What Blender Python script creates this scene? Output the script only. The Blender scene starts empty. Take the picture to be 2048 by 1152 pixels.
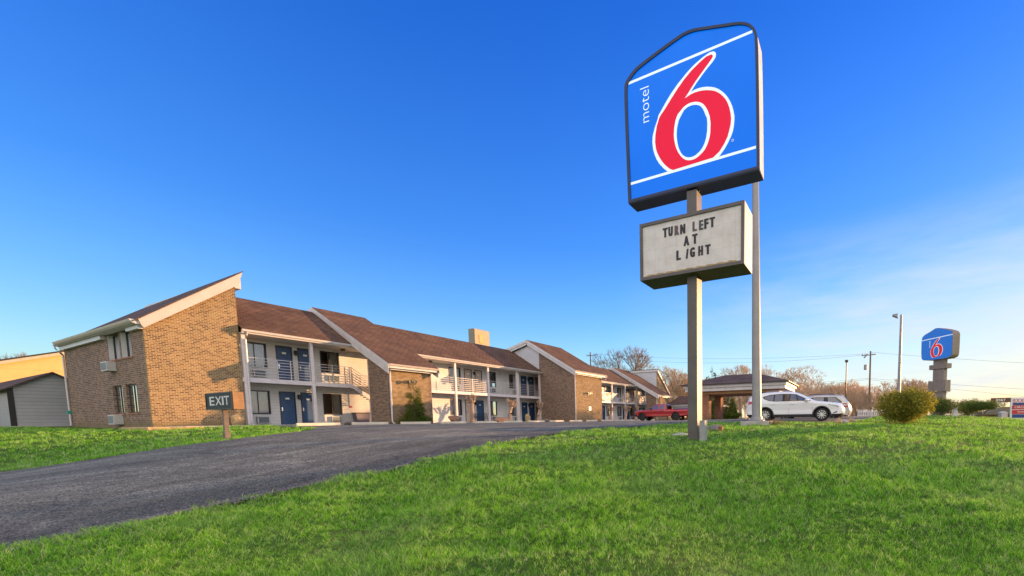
import bpy, bmesh, math, random
import numpy as np
from mathutils import Vector, Matrix
from mathutils.geometry import delaunay_2d_cdt
R_ = math.radians
sc = bpy.context.scene
COL = sc.collection
rnd = random.Random(7)

# ------------------------------------------------------------------ camera
# world axes: X runs along the motel front (away to the right), Y runs back along its end wall, eye at z = 0
PPX, PPY, FPX = 1313.177, 903.414, 839.868          # optical centre and focal length in 2048-px units
RM = np.array([[0.43042348, 0.07328348, -0.89964724],
               [-0.90256492, 0.02324727, -0.42992573],
               [-0.01059211, 0.99704017, 0.07614926]])
cam = bpy.data.cameras.new('camera'); camo = bpy.data.objects.new('camera', cam); COL.objects.link(camo)
m = Matrix.Identity(4)
for i in range(3):
    for j in range(3): m[i][j] = RM[i, j]
camo.matrix_world = m
cam.sensor_width = 36; cam.lens = FPX * 36 / 2048
cam.shift_x = (1024 - PPX) / 2048; cam.shift_y = (PPY - 576) / 2048
cam.clip_start = 0.05; cam.clip_end = 6000
sc.camera = camo

def W(px, py): return RM @ np.array([px - PPX, -(py - PPY), -FPX])
def onX(px, py, x): d = W(px, py); return Vector(d * x / d[0])      # point on the plane X = x
def onY(px, py, y): d = W(px, py); return Vector(d * y / d[1])      # point on the plane Y = y
def onP(px, py, K, n): d = W(px, py); return Vector(d * (K.dot(n) / float(d @ np.array(n))))   # point on any plane
def onZ(px, py, z): d = W(px, py); return Vector(d * z / d[2])
def atD(px, py, D): return Vector(W(px, py) / FPX * D)              # point at depth D

# ------------------------------------------------------------------ world, sun, exposure
SUN_AZ, SUN_EL = 31.5, 6.5        # degrees to the right of +X, above the horizon
SKY_STR, SUN_STR, EXPO = 0.15, 3.0, 1.65
SKY_GAIN, SKY_COMP = 2.3, 0.55
SKY_TINT = [(0.0, (0.76, 0.80, 1.18)), (0.10, (0.66, 0.70, 0.84)), (0.22, (0.44, 0.56, 0.80)), (0.36, (0.25, 0.42, 0.76)), (0.75, (0.07, 0.25, 0.66))]
CIRRUS, BACK_FILL = (1.75, 1.85, 2.0), (4.0, 3.6, 3.3)
sd = Vector((math.cos(R_(SUN_AZ)) * math.cos(R_(SUN_EL)), -math.sin(R_(SUN_AZ)) * math.cos(R_(SUN_EL)), math.sin(R_(SUN_EL))))
w = bpy.data.worlds.new('World'); sc.world = w; w.use_nodes = True
nt = w.node_tree; N = nt.nodes; L = nt.links
bg = N['Background']; bg.inputs['Strength'].default_value = SKY_STR
sky = N.new('ShaderNodeTexSky'); sky.sky_type = 'NISHITA'; sky.sun_disc = False
sky.sun_elevation = R_(SUN_EL); sky.sun_rotation = R_(90 + SUN_AZ)
sky.air_density = 1.0; sky.dust_density = 0.35; sky.ozone_density = 2.2; sky.altitude = 0
hs = N.new('ShaderNodeHueSaturation'); hs.inputs['Saturation'].default_value = 1.2; hs.inputs['Value'].default_value = 1.0
def wm(op, a, b=None):
    x = N.new('ShaderNodeMath'); x.operation = op
    for i, v in enumerate((a, b)):
        if v is None: continue
        if isinstance(v, (int, float)): x.inputs[i].default_value = v
        else: L.new(v, x.inputs[i])
    return x.outputs[0]
# film-like shoulder: the glow round the low sun is held back the way the exposure-blended photograph holds it
bw = N.new('ShaderNodeRGBToBW'); L.new(sky.outputs[0], bw.inputs[0])
gain = wm('DIVIDE', SKY_GAIN, wm('ADD', wm('MULTIPLY', bw.outputs[0], SKY_COMP), 1.0))
vs_ = N.new('ShaderNodeVectorMath'); vs_.operation = 'SCALE'; L.new(sky.outputs[0], vs_.inputs[0]); L.new(gain, vs_.inputs['Scale']); L.new(vs_.outputs[0], hs.inputs['Color'])
tc = N.new('ShaderNodeTexCoord'); sp = N.new('ShaderNodeSeparateXYZ'); L.new(tc.outputs['Generated'], sp.inputs[0])
rp = N.new('ShaderNodeValToRGB'); e = rp.color_ramp.elements; L.new(sp.outputs['Z'], rp.inputs[0])
for p_, c_ in SKY_TINT[1:-1]: e.new(0.5)
for q_, (p_, c_) in zip(e, SKY_TINT): q_.position = p_; q_.color = (*c_, 1)
tm = N.new('ShaderNodeMix'); tm.data_type = 'RGBA'; tm.blend_type = 'MULTIPLY'; tm.inputs['Factor'].default_value = 1.0; L.new(hs.outputs[0], tm.inputs['A']); L.new(rp.outputs[0], tm.inputs['B'])
# thin cirrus low on the sunward side, and an added cloud-like fill, unseen behind the viewer, that brightens the shade
mp = N.new('ShaderNodeMapping'); mp.inputs['Scale'].default_value = (1.6, 1.6, 9.0); mp.inputs['Rotation'].default_value = (0.12, 0.1, 0.4)
L.new(tc.outputs['Generated'], mp.inputs[0])
nz = N.new('ShaderNodeTexNoise'); nz.inputs['Scale'].default_value = 1.7; nz.inputs['Detail'].default_value = 7; nz.inputs['Roughness'].default_value = 0.62
L.new(mp.outputs[0], nz.inputs['Vector'])
cr = N.new('ShaderNodeMapRange'); cr.inputs['From Min'].default_value = 0.28; cr.inputs['From Max'].default_value = 0.62; L.new(nz.outputs['Fac'], cr.inputs['Value'])
el = N.new('ShaderNodeMapRange'); el.inputs['From Min'].default_value = 0.40; el.inputs['From Max'].default_value = 0.16; L.new(sp.outputs['Z'], el.inputs['Value'])
sw = N.new('ShaderNodeVectorMath'); sw.operation = 'DOT_PRODUCT'; L.new(tc.outputs['Generated'], sw.inputs[0]); sw.inputs[1].default_value = tuple(Vector((sd.x, sd.y, 0)).normalized())
sr = N.new('ShaderNodeMapRange'); sr.inputs['From Min'].default_value = 0.45; sr.inputs['From Max'].default_value = 0.92; L.new(sw.outputs['Value'], sr.inputs['Value'])
ci = wm('MULTIPLY', wm('MULTIPLY', cr.outputs[0], el.outputs[0]), wm('MULTIPLY', sr.outputs[0], 0.9))
mx = N.new('ShaderNodeMix'); mx.data_type = 'RGBA'; L.new(ci, mx.inputs['Factor'])
L.new(tm.outputs['Result'], mx.inputs['A']); mx.inputs['B'].default_value = (*CIRRUS, 1)
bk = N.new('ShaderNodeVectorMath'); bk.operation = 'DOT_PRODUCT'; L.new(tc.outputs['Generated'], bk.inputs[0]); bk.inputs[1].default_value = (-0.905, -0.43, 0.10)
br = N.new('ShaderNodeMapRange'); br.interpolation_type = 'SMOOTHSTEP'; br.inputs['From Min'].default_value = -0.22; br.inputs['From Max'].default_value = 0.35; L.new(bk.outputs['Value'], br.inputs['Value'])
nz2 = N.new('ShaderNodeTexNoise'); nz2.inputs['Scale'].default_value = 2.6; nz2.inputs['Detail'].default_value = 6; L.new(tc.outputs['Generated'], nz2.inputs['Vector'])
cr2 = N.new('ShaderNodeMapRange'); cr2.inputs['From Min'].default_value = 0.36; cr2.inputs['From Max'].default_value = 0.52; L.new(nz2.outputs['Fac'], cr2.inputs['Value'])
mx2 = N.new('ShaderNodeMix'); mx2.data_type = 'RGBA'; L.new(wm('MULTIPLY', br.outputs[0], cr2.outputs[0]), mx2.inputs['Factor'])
L.new(mx.outputs['Result'], mx2.inputs['A']); mx2.inputs['B'].default_value = (*BACK_FILL, 1)
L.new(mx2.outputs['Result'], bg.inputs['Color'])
sun = bpy.data.lights.new('sun', 'SUN'); sun.energy = SUN_STR; sun.angle = R_(0.5); sun.color = (1.0, 0.56, 0.25)
suno = bpy.data.objects.new('sun', sun); COL.objects.link(suno); suno.rotation_euler = sd.to_track_quat('Z', 'Y').to_euler()
suno.location = (30, -20, 40)
sc.view_settings.view_transform = 'Standard'; sc.view_settings.look = 'None'
sc.view_settings.exposure = EXPO; sc.view_settings.gamma = 1.0
sc.cycles.max_bounces = 6; sc.cycles.transparent_max_bounces = 12; sc.cycles.diffuse_bounces = 3

# ------------------------------------------------------------------ materials
MATS = {}
def nodemat(name):
    mt = bpy.data.materials.new(name); mt.use_nodes = True; MATS[name] = mt
    nt = mt.node_tree; return mt, nt.nodes, nt.links, nt.nodes['Principled BSDF']
def noise(N, L, scale, vec=None, detail=4, rough=0.55, dist=0.0):
    n = N.new('ShaderNodeTexNoise'); n.inputs['Scale'].default_value = scale; n.inputs['Detail'].default_value = detail
    n.inputs['Roughness'].default_value = rough; n.inputs['Distortion'].default_value = dist
    if vec is not None: L.new(vec, n.inputs['Vector'])
    return n
def ramp(N, L, fac, stops):
    r = N.new('ShaderNodeValToRGB'); e = r.color_ramp.elements
    while len(e) < len(stops): e.new(0.5)
    for q, (p, c) in zip(e, stops): q.position = p; q.color = (*c, 1)
    L.new(fac, r.inputs[0]); return r
def mixc(N, L, fac, a, b, mode='MIX'):
    x = N.new('ShaderNodeMix'); x.data_type = 'RGBA'; x.blend_type = mode
    for s, v in (('Factor', fac), ('A', a), ('B', b)):
        if hasattr(v, 'is_output') or isinstance(v, bpy.types.NodeSocket): L.new(v, x.inputs[s])
        elif isinstance(v, (int, float)): x.inputs[s].default_value = v
        else: x.inputs[s].default_value = (*v, 1)
    return x.outputs['Result']
def math_(N, L, op, a, b=None):
    x = N.new('ShaderNodeMath'); x.operation = op
    for i, v in enumerate((a, b)):
        if v is None: continue
        if isinstance(v, (int, float)): x.inputs[i].default_value = v
        else: L.new(v, x.inputs[i])
    return x.outputs[0]
def bump(N, L, h, strength, dist, bsdf, prev=None):
    b = N.new('ShaderNodeBump'); b.inputs['Strength'].default_value = strength; b.inputs['Distance'].default_value = dist
    L.new(h, b.inputs['Height']); L.new(b.outputs[0], bsdf.inputs['Normal']); return b
def plain(name, col, rough=0.6, metal=0.0, var=0.12, scale=3.0, bmp=0.0, coat=0.0, spec=None):
    mt, N, L, P = nodemat(name)
    tc = N.new('ShaderNodeTexCoord'); n = noise(N, L, scale, tc.outputs['Object'], 6, 0.6)
    lo = tuple(c * (1 - var) for c in col); hi = tuple(min(1, c * (1 + var)) for c in col)
    r = ramp(N, L, n.outputs['Fac'], [(0.3, lo), (0.7, hi)]); L.new(r.outputs[0], P.inputs['Base Color'])
    P.inputs['Roughness'].default_value = rough; P.inputs['Metallic'].default_value = metal
    P.inputs['Coat Weight'].default_value = coat; P.inputs['Coat Roughness'].default_value = 0.05
    if spec is not None: P.inputs['Specular IOR Level'].default_value = spec
    if bmp: bump(N, L, noise(N, L, scale * 8, tc.outputs['Object'], 4).outputs['Fac'], bmp, 0.02, P)
    return mt
def wallvec(N, L):
    """(along the wall, up) from position, whichever way the wall faces"""
    g = N.new('ShaderNodeNewGeometry'); s = N.new('ShaderNodeSeparateXYZ'); L.new(g.outputs['Position'], s.inputs[0])
    n = N.new('ShaderNodeSeparateXYZ'); L.new(g.outputs['True Normal'], n.inputs[0])
    ax = math_(N, L, 'ABSOLUTE', n.outputs['X']); f = math_(N, L, 'GREATER_THAN', ax, 0.6)
    m = N.new('ShaderNodeMix'); m.data_type = 'FLOAT'; L.new(f, m.inputs['Factor']); L.new(s.outputs['X'], m.inputs['A']); L.new(s.outputs['Y'], m.inputs['B'])
    c = N.new('ShaderNodeCombineXYZ'); L.new(m.outputs['Result'], c.inputs['X']); L.new(s.outputs['Z'], c.inputs['Y'])
    return c.outputs[0], s.outputs['Z'], m.outputs['Result']
def brick(name, c1, c2, mortar, dark, bw=0.20, bh=0.09, grime=True):
    mt, N, L, P = nodemat(name)
    v, z, u = wallvec(N, L)
    n = noise(N, L, 7.0, v, 2); n2 = noise(N, L, 0.5, v, 6, 0.7)
    b = N.new('ShaderNodeTexBrick'); L.new(v, b.inputs['Vector']); b.inputs['Scale'].default_value = 1
    b.inputs['Brick Width'].default_value = bw; b.inputs['Row Height'].default_value = bh; b.inputs['Mortar Size'].default_value = 0.011
    b.inputs['Mortar Smooth'].default_value = 0.3; b.inputs['Bias'].default_value = -0.15
    b.inputs['Color1'].default_value = (0, 0, 0, 1); b.inputs['Color2'].default_value = (1, 1, 1, 1); b.inputs['Mortar'].default_value = (0.5, 0.5, 0.5, 1)
    r = ramp(N, L, b.outputs['Color'], [(0.0, tuple(0.75 * x + 0.25 * y for x, y in zip(dark, c1))), (0.10, tuple(0.45 * x + 0.55 * y for x, y in zip(dark, c1))), (0.26, c1), (0.72, c2), (1.0, tuple(x * 1.12 for x in c2))])
    c = mixc(N, L, math_(N, L, 'MULTIPLY', n.outputs['Fac'], 0.45), r.outputs[0], c1)
    if grime: 
        g = ramp(N, L, n2.outputs['Fac'], [(0.3, (0.74, 0.72, 0.72)), (0.6, (1, 1, 1))]); c = mixc(N, L, 1.0, c, g.outputs[0], 'MULTIPLY')
    c = mixc(N, L, b.outputs['Fac'], c, mortar)
    # mossy damp stain climbing the foot of the wall
    zz = math_(N, L, 'ADD', z, math_(N, L, 'MULTIPLY', n2.outputs['Fac'], -1.1))
    f = N.new('ShaderNodeMapRange'); f.inputs['From Min'].default_value = -0.25; f.inputs['From Max'].default_value = -0.55; L.new(zz, f.inputs['Value'])
    c = mixc(N, L, math_(N, L, 'MULTIPLY', f.outputs[0], 0.6), c, (0.16, 0.13, 0.06))
    L.new(c, P.inputs['Base Color']); P.inputs['Roughness'].default_value = 0.85; P.inputs['Specular IOR Level'].default_value = 0.25
    inv = math_(N, L, 'SUBTRACT', 1.0, b.outputs['Fac']); bump(N, L, inv, 0.7, 0.012, P)
    return mt
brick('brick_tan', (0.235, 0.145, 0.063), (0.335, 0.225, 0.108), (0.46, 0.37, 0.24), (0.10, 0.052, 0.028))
brick('brick_shade', (0.19, 0.115, 0.075), (0.29, 0.185, 0.125), (0.36, 0.31, 0.26), (0.05, 0.035, 0.028), 0.21, 0.105)  # darker copy of the tan brick, shade put into its colour for side walls
brick('brick_red', (0.33, 0.13, 0.07), (0.42, 0.19, 0.10), (0.35, 0.26, 0.2), (0.12, 0.05, 0.03))

def siding(name, col, pitch=0.2, dark=0.55, vertical=False):
    mt, N, L, P = nodemat(name)
    v, z, u = wallvec(N, L); t = u if vertical else z
    fr = math_(N, L, 'FRACT', math_(N, L, 'MULTIPLY', t, 1 / pitch))
    gr = N.new('ShaderNodeMapRange'); gr.inputs['From Min'].default_value = 0.10; gr.inputs['From Max'].default_value = 0.02; L.new(fr, gr.inputs['Value'])
    n = noise(N, L, 1.4, v, 6, 0.65)
    r = ramp(N, L, n.outputs['Fac'], [(0.25, tuple(c * 0.84 for c in col)), (0.65, col)])
    c = mixc(N, L, math_(N, L, 'MULTIPLY', gr.outputs[0], 1 - dark), r.outputs[0], tuple(c * 0.25 for c in col))
    L.new(c, P.inputs['Base Color']); P.inputs['Roughness'].default_value = 0.5
    bump(N, L, fr, 0.6, 0.02, P); return mt
siding('siding_white', (0.68, 0.67, 0.66)); siding('siding_vertical', (0.66, 0.62, 0.58), 0.15, 0.6, True)
siding('siding_gable', (0.58, 0.60, 0.64), 0.2, 0.8); siding('steel_siding', (0.40, 0.40, 0.41), 0.235, 0.12)
siding('ribbed_steel', (0.30, 0.32, 0.36), 0.16, 0.3); siding('yellow_panel', (0.74, 0.48, 0.17), 2.6, 0.9)

def shingles(name, col, col2):
    mt, N, L, P = nodemat(name)
    g = N.new('ShaderNodeNewGeometry'); s = N.new('ShaderNodeSeparateXYZ'); L.new(g.outputs['Position'], s.inputs[0])
    c3 = N.new('ShaderNodeCombineXYZ'); L.new(s.outputs['X'], c3.inputs['X']); L.new(math_(N, L, 'MULTIPLY', s.outputs['Z'], 2.1), c3.inputs['Y']); L.new(math_(N, L, 'MULTIPLY', s.outputs['Y'], 0.001), c3.inputs['Z'])
    b = N.new('ShaderNodeTexBrick'); L.new(c3.outputs[0], b.inputs['Vector']); b.inputs['Scale'].default_value = 1
    b.inputs['Brick Width'].default_value = 0.42; b.inputs['Row Height'].default_value = 0.26; b.inputs['Mortar Size'].default_value = 0.02
    b.inputs['Color1'].default_value = (*col, 1); b.inputs['Color2'].default_value = (*col2, 1); b.inputs['Mortar'].default_value = (*[c * 0.45 for c in col], 1)
    n = noise(N, L, 0.7, g.outputs['Position'], 7, 0.7); n3 = noise(N, L, 30, g.outputs['Position'], 2, 0.7)
    r = ramp(N, L, n.outputs['Fac'], [(0.3, (0.58, 0.58, 0.62)), (0.7, (1.3, 1.25, 1.2))])
    c = mixc(N, L, 1.0, b.outputs['Color'], r.outputs[0], 'MULTIPLY')
    r3 = ramp(N, L, n3.outputs['Fac'], [(0.3, (0.7, 0.7, 0.7)), (0.7, (1.3, 1.3, 1.3))]); c = mixc(N, L, 1.0, c, r3.outputs[0], 'MULTIPLY')
    L.new(c, P.inputs['Base Color']); P.inputs['Roughness'].default_value = 0.9; P.inputs['Specular IOR Level'].default_value = 0.2
    bump(N, L, n3.outputs['Fac'], 0.5, 0.03, P); return mt
shingles('shingle_brown', (0.115, 0.068, 0.043), (0.15, 0.090, 0.058)); shingles('shingle_dark', (0.105, 0.074, 0.062), (0.135, 0.096, 0.08))

plain('white_trim', (0.56, 0.55, 0.55), 0.45, 0, 0.10, 2.0); plain('pink_trim', (0.52, 0.45, 0.41), 0.5, 0, 0.08, 2.5)
plain('gutter_white', (0.56, 0.54, 0.54), 0.35, 0, 0.08, 3); plain('column_grey', (0.62, 0.57, 0.57), 0.5, 0, 0.1, 3)
plain('rail_metal', (0.50, 0.47, 0.47), 0.35, 0.3, 0.08, 8); plain('deck_concrete', (0.42, 0.40, 0.38), 0.85, 0, 0.15, 3, 0.2)
plain('door_blue', (0.018, 0.065, 0.17), 0.4, 0, 0.25, 2.5); plain('door_beige_reflect', (0.52, 0.42, 0.34), 0.5, 0, 0.1, 2.5); plain('frame_bronze', (0.035, 0.03, 0.028), 0.45, 0, 0.2, 5)
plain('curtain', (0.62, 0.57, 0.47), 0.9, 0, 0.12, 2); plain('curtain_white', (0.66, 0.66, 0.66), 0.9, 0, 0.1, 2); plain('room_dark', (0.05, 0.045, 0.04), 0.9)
plain('ac_grey', (0.50, 0.50, 0.50), 0.5, 0, 0.1, 6); plain('ac_grille', (0.16, 0.19, 0.20), 0.6, 0.2, 0.3, 18); plain('black_metal', (0.02, 0.02, 0.022), 0.4, 0.2, 0.2, 8)
plain('lamp_white', (0.75, 0.75, 0.72), 0.4); plain('concrete', (0.42, 0.40, 0.37), 0.9, 0, 0.2, 2.5, 0.35); plain('stop_concrete', (0.62, 0.55, 0.42), 0.85, 0, 0.18, 2.5, 0.3)
plain('brown_metal', (0.11, 0.075, 0.05), 0.45, 0.2, 0.2, 4); plain('red_box', (0.5, 0.05, 0.03), 0.5); plain('green_plastic', (0.02, 0.30, 0.24), 0.5)
plain('rock_brown', (0.28, 0.16, 0.10), 0.9, 0, 0.35, 5, 0.6); plain('rock_dark', (0.14, 0.12, 0.10), 0.9, 0, 0.4, 5, 0.6); plain('rock_tan', (0.42, 0.30, 0.15), 0.9, 0, 0.35, 5, 0.6)
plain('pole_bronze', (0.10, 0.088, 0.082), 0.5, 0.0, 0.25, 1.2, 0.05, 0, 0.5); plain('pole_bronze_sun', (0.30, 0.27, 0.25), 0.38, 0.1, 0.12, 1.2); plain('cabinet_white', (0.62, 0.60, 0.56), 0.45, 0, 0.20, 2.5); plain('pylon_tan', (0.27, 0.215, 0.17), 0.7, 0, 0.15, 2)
plain('cabinet_blue', (0.018, 0.03, 0.07), 0.4, 0.2, 0.2, 3); plain('letter_black', (0.012, 0.011, 0.015), 0.5); plain('letter_brown', (0.10, 0.07, 0.075), 0.5); plain('letter_green', (0.05, 0.065, 0.07), 0.5)
plain('galv', (0.29, 0.29, 0.29), 0.5, 0.15, 0.12, 1.5, 0.05); plain('wood_pole', (0.17, 0.105, 0.06), 0.9, 0, 0.25, 6, 0.4); plain('exit_wood', (0.30, 0.165, 0.07), 0.7, 0, 0.2, 7, 0.2)
plain('exit_face', (0.008, 0.016, 0.024), 0.5, 0, 0.3, 4, 0, 0, 0.25); plain('exit_letter', (0.55, 0.56, 0.52), 0.5); plain('underside_shade', (0.13, 0.11, 0.085), 0.7); plain('exit_post', (0.17, 0.135, 0.11), 0.8, 0, 0.25, 7, 0.3)
plain('tan_panel', (0.36, 0.29, 0.17), 0.6, 0, 0.1, 2); plain('tan_side', (0.23, 0.22, 0.17), 0.6); plain('faded_yellow', (0.45, 0.30, 0.07), 0.6, 0, 0.2, 3); plain('faded_cream', (0.50, 0.44, 0.32), 0.6)
plain('paint_white', (0.74, 0.76, 0.78), 0.28, 0, 0.03, 1, 0, 0.6); plain('paint_silver', (0.50, 0.49, 0.46), 0.3, 0.35, 0.04, 1, 0, 0.5); plain('paint_red', (0.36, 0.015, 0.02), 0.28, 0.1, 0.06, 1, 0, 0.7); plain('paint_maroon', (0.16, 0.015, 0.02), 0.28, 0.1, 0.06, 1, 0, 0.7)
plain('plastic_black', (0.02, 0.02, 0.022), 0.55, 0, 0.2, 6); plain('tyre', (0.02, 0.02, 0.021), 0.75, 0, 0.2, 12); plain('alloy', (0.55, 0.56, 0.58), 0.25, 0.8, 0.05, 5); plain('chrome', (0.7, 0.7, 0.7), 0.12, 1.0, 0.02, 4)
plain('tail_red', (0.40, 0.015, 0.01), 0.15, 0, 0.1, 4, 0, 1.0); plain('headlamp', (0.55, 0.58, 0.62), 0.08, 0.3, 0.1, 9, 0, 1.0); plain('amber', (0.7, 0.2, 0.02), 0.2, 0, 0.1, 4, 0, 1.0)
plain('seat_cloth', (0.30, 0.24, 0.16), 0.8); plain('steel_wheel', (0.06, 0.06, 0.065), 0.4, 0.5, 0.1, 6)
plain('fence_white', (0.66, 0.66, 0.68), 0.5, 0, 0.06, 4); plain('sign_brown', (0.13, 0.045, 0.022), 0.5); plain('sign_red', (0.50, 0.018, 0.015), 0.4); plain('sign_navy', (0.012, 0.045, 0.20), 0.4); plain('sign_white', (0.78, 0.78, 0.78), 0.4)
plain('bark_grey', (0.24, 0.18, 0.13), 0.9, 0, 0.25, 6, 0.4); plain('bark_tan', (0.52, 0.38, 0.25), 0.9, 0, 0.25, 3); plain('bark_myrtle', (0.36, 0.25, 0.18), 0.85, 0, 0.25, 6, 0.4)
plain('plastic_bin', (0.15, 0.13, 0.17), 0.5); plain('wood_thicket', (0.60, 0.42, 0.27), 0.9, 0, 0.4, 0.15); plain('stump_wood', (0.30, 0.15, 0.07), 0.9, 0, 0.5, 7, 0.6); plain('slate', (0.20, 0.17, 0.17), 0.9, 0, 0.35, 6, 0.5)
plain('wire', (0.03, 0.03, 0.03), 0.6); plain('far_hill', (0.20, 0.17, 0.12), 0.95, 0, 0.3, 0.05); plain('soffit', (0.42, 0.24, 0.12), 0.7, 0, 0.12, 2)

def glass(name, tint, refl=0.5, alpha=0.4):
    mt, N, L, P = nodemat(name); N.remove(P)
    out = N['Material Output']; t = N.new('ShaderNodeBsdfTransparent'); t.inputs[0].default_value = (*tint, 1)
    g = N.new('ShaderNodeBsdfGlossy'); g.inputs['Roughness'].default_value = 0.03; g.inputs[0].default_value = (0.9, 0.93, 1, 1)
    f = N.new('ShaderNodeFresnel'); f.inputs[0].default_value = 1.5 + refl
    m = N.new('ShaderNodeMixShader'); L.new(f.outputs[0], m.inputs[0]); L.new(t.outputs[0], m.inputs[1]); L.new(g.outputs[0], m.inputs[2]); L.new(m.outputs[0], out.inputs[0]); return mt
glass('glass_clear', (0.85, 0.87, 0.88)); glass('glass_car', (0.045, 0.06, 0.08), 0.8)

def leafmat(name, a, b, trans=0.35):
    mt, N, L, P = nodemat(name); N.remove(P)
    out = N['Material Output']; at = N.new('ShaderNodeAttribute'); at.attribute_name = 'tint'
    g = N.new('ShaderNodeNewGeometry'); n = noise(N, L, 1.1, g.outputs['Position'], 4, 0.6)
    r = ramp(N, L, at.outputs['Fac'], [(0.0, a), (1.0, b)])
    r2 = ramp(N, L, n.outputs['Fac'], [(0.35, (0.72, 0.8, 0.72)), (0.68, (1.2, 1.12, 1.05))])
    c = mixc(N, L, 1.0, r.outputs[0], r2.outputs[0], 'MULTIPLY')
    d = N.new('ShaderNodeBsdfDiffuse'); t = N.new('ShaderNodeBsdfTranslucent'); m = N.new('ShaderNodeMixShader'); m.inputs[0].default_value = trans
    L.new(c, d.inputs[0]); L.new(c, t.inputs[0]); L.new(d.outputs[0], m.inputs[1]); L.new(t.outputs[0], m.inputs[2]); L.new(m.outputs[0], out.inputs[0]); return mt
leafmat('leaf_shrub', (0.10, 0.15, 0.03), (0.55, 0.45, 0.08), 0.45); leafmat('leaf_dark', (0.06, 0.11, 0.035), (0.24, 0.27, 0.07), 0.35); leafmat('leaf_holly', (0.03, 0.075, 0.018), (0.19, 0.21, 0.04), 0.3)
leafmat('needle', (0.03, 0.05, 0.015), (0.11, 0.12, 0.03), 0.2); leafmat('dry_grass', (0.28, 0.22, 0.12), (0.5, 0.42, 0.25), 0.3)

def grassmat():
    mt, N, L, P = nodemat('grass_blade'); N.remove(P)
    out = N['Material Output']; at = N.new('ShaderNodeAttribute'); at.attribute_name = 'tint'
    g = N.new('ShaderNodeNewGeometry'); n = noise(N, L, 0.55, g.outputs['Position'], 5, 0.65, 0.4); n2 = noise(N, L, 3.5, g.outputs['Position'], 4, 0.6)
    r = ramp(N, L, at.outputs['Fac'], [(0.0, (0.05, 0.17, 0.015)), (0.45, (0.21, 0.55, 0.036)), (0.80, (0.45, 0.78, 0.09)), (1.0, (0.62, 0.68, 0.34))])
    f = ramp(N, L, n.outputs['Fac'], [(0.50, (0, 0, 0)), (0.75, (1, 1, 1))])
    c = mixc(N, L, math_(N, L, 'MULTIPLY', f.outputs[0], 0.55), r.outputs[0], (0.42, 0.58, 0.22))
    r2 = ramp(N, L, n2.outputs['Fac'], [(0.3, (0.70, 0.78, 0.7)), (0.7, (1.2, 1.15, 1.1))]); c = mixc(N, L, 1.0, c, r2.outputs[0], 'MULTIPLY')
    d = N.new('ShaderNodeBsdfDiffuse'); t = N.new('ShaderNodeBsdfTranslucent'); m = N.new('ShaderNodeMixShader'); m.inputs[0].default_value = 0.4
    L.new(c, d.inputs[0]); L.new(c, t.inputs[0]); L.new(d.outputs[0], m.inputs[1]); L.new(t.outputs[0], m.inputs[2]); L.new(m.outputs[0], out.inputs[0])
grassmat()
def groundmat():
    mt, N, L, P = nodemat('lawn_soil'); g = N.new('ShaderNodeNewGeometry')
    n = noise(N, L, 0.5, g.outputs['Position'], 8, 0.7); n2 = noise(N, L, 9, g.outputs['Position'], 6, 0.75)
    r = ramp(N, L, n.outputs['Fac'], [(0.3, (0.05, 0.11, 0.018)), (0.55, (0.11, 0.20, 0.035)), (0.75, (0.20, 0.19, 0.08))])
    r2 = ramp(N, L, n2.outputs['Fac'], [(0.3, (0.45, 0.5, 0.45)), (0.7, (1.35, 1.3, 1.2))]); c = mixc(N, L, 1.0, r.outputs[0], r2.outputs[0], 'MULTIPLY')
    L.new(c, P.inputs['Base Color']); P.inputs['Roughness'].default_value = 1.0; P.inputs['Specular IOR Level'].default_value = 0.1; bump(N, L, n2.outputs['Fac'], 1.0, 0.08, P)
groundmat()
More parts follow.
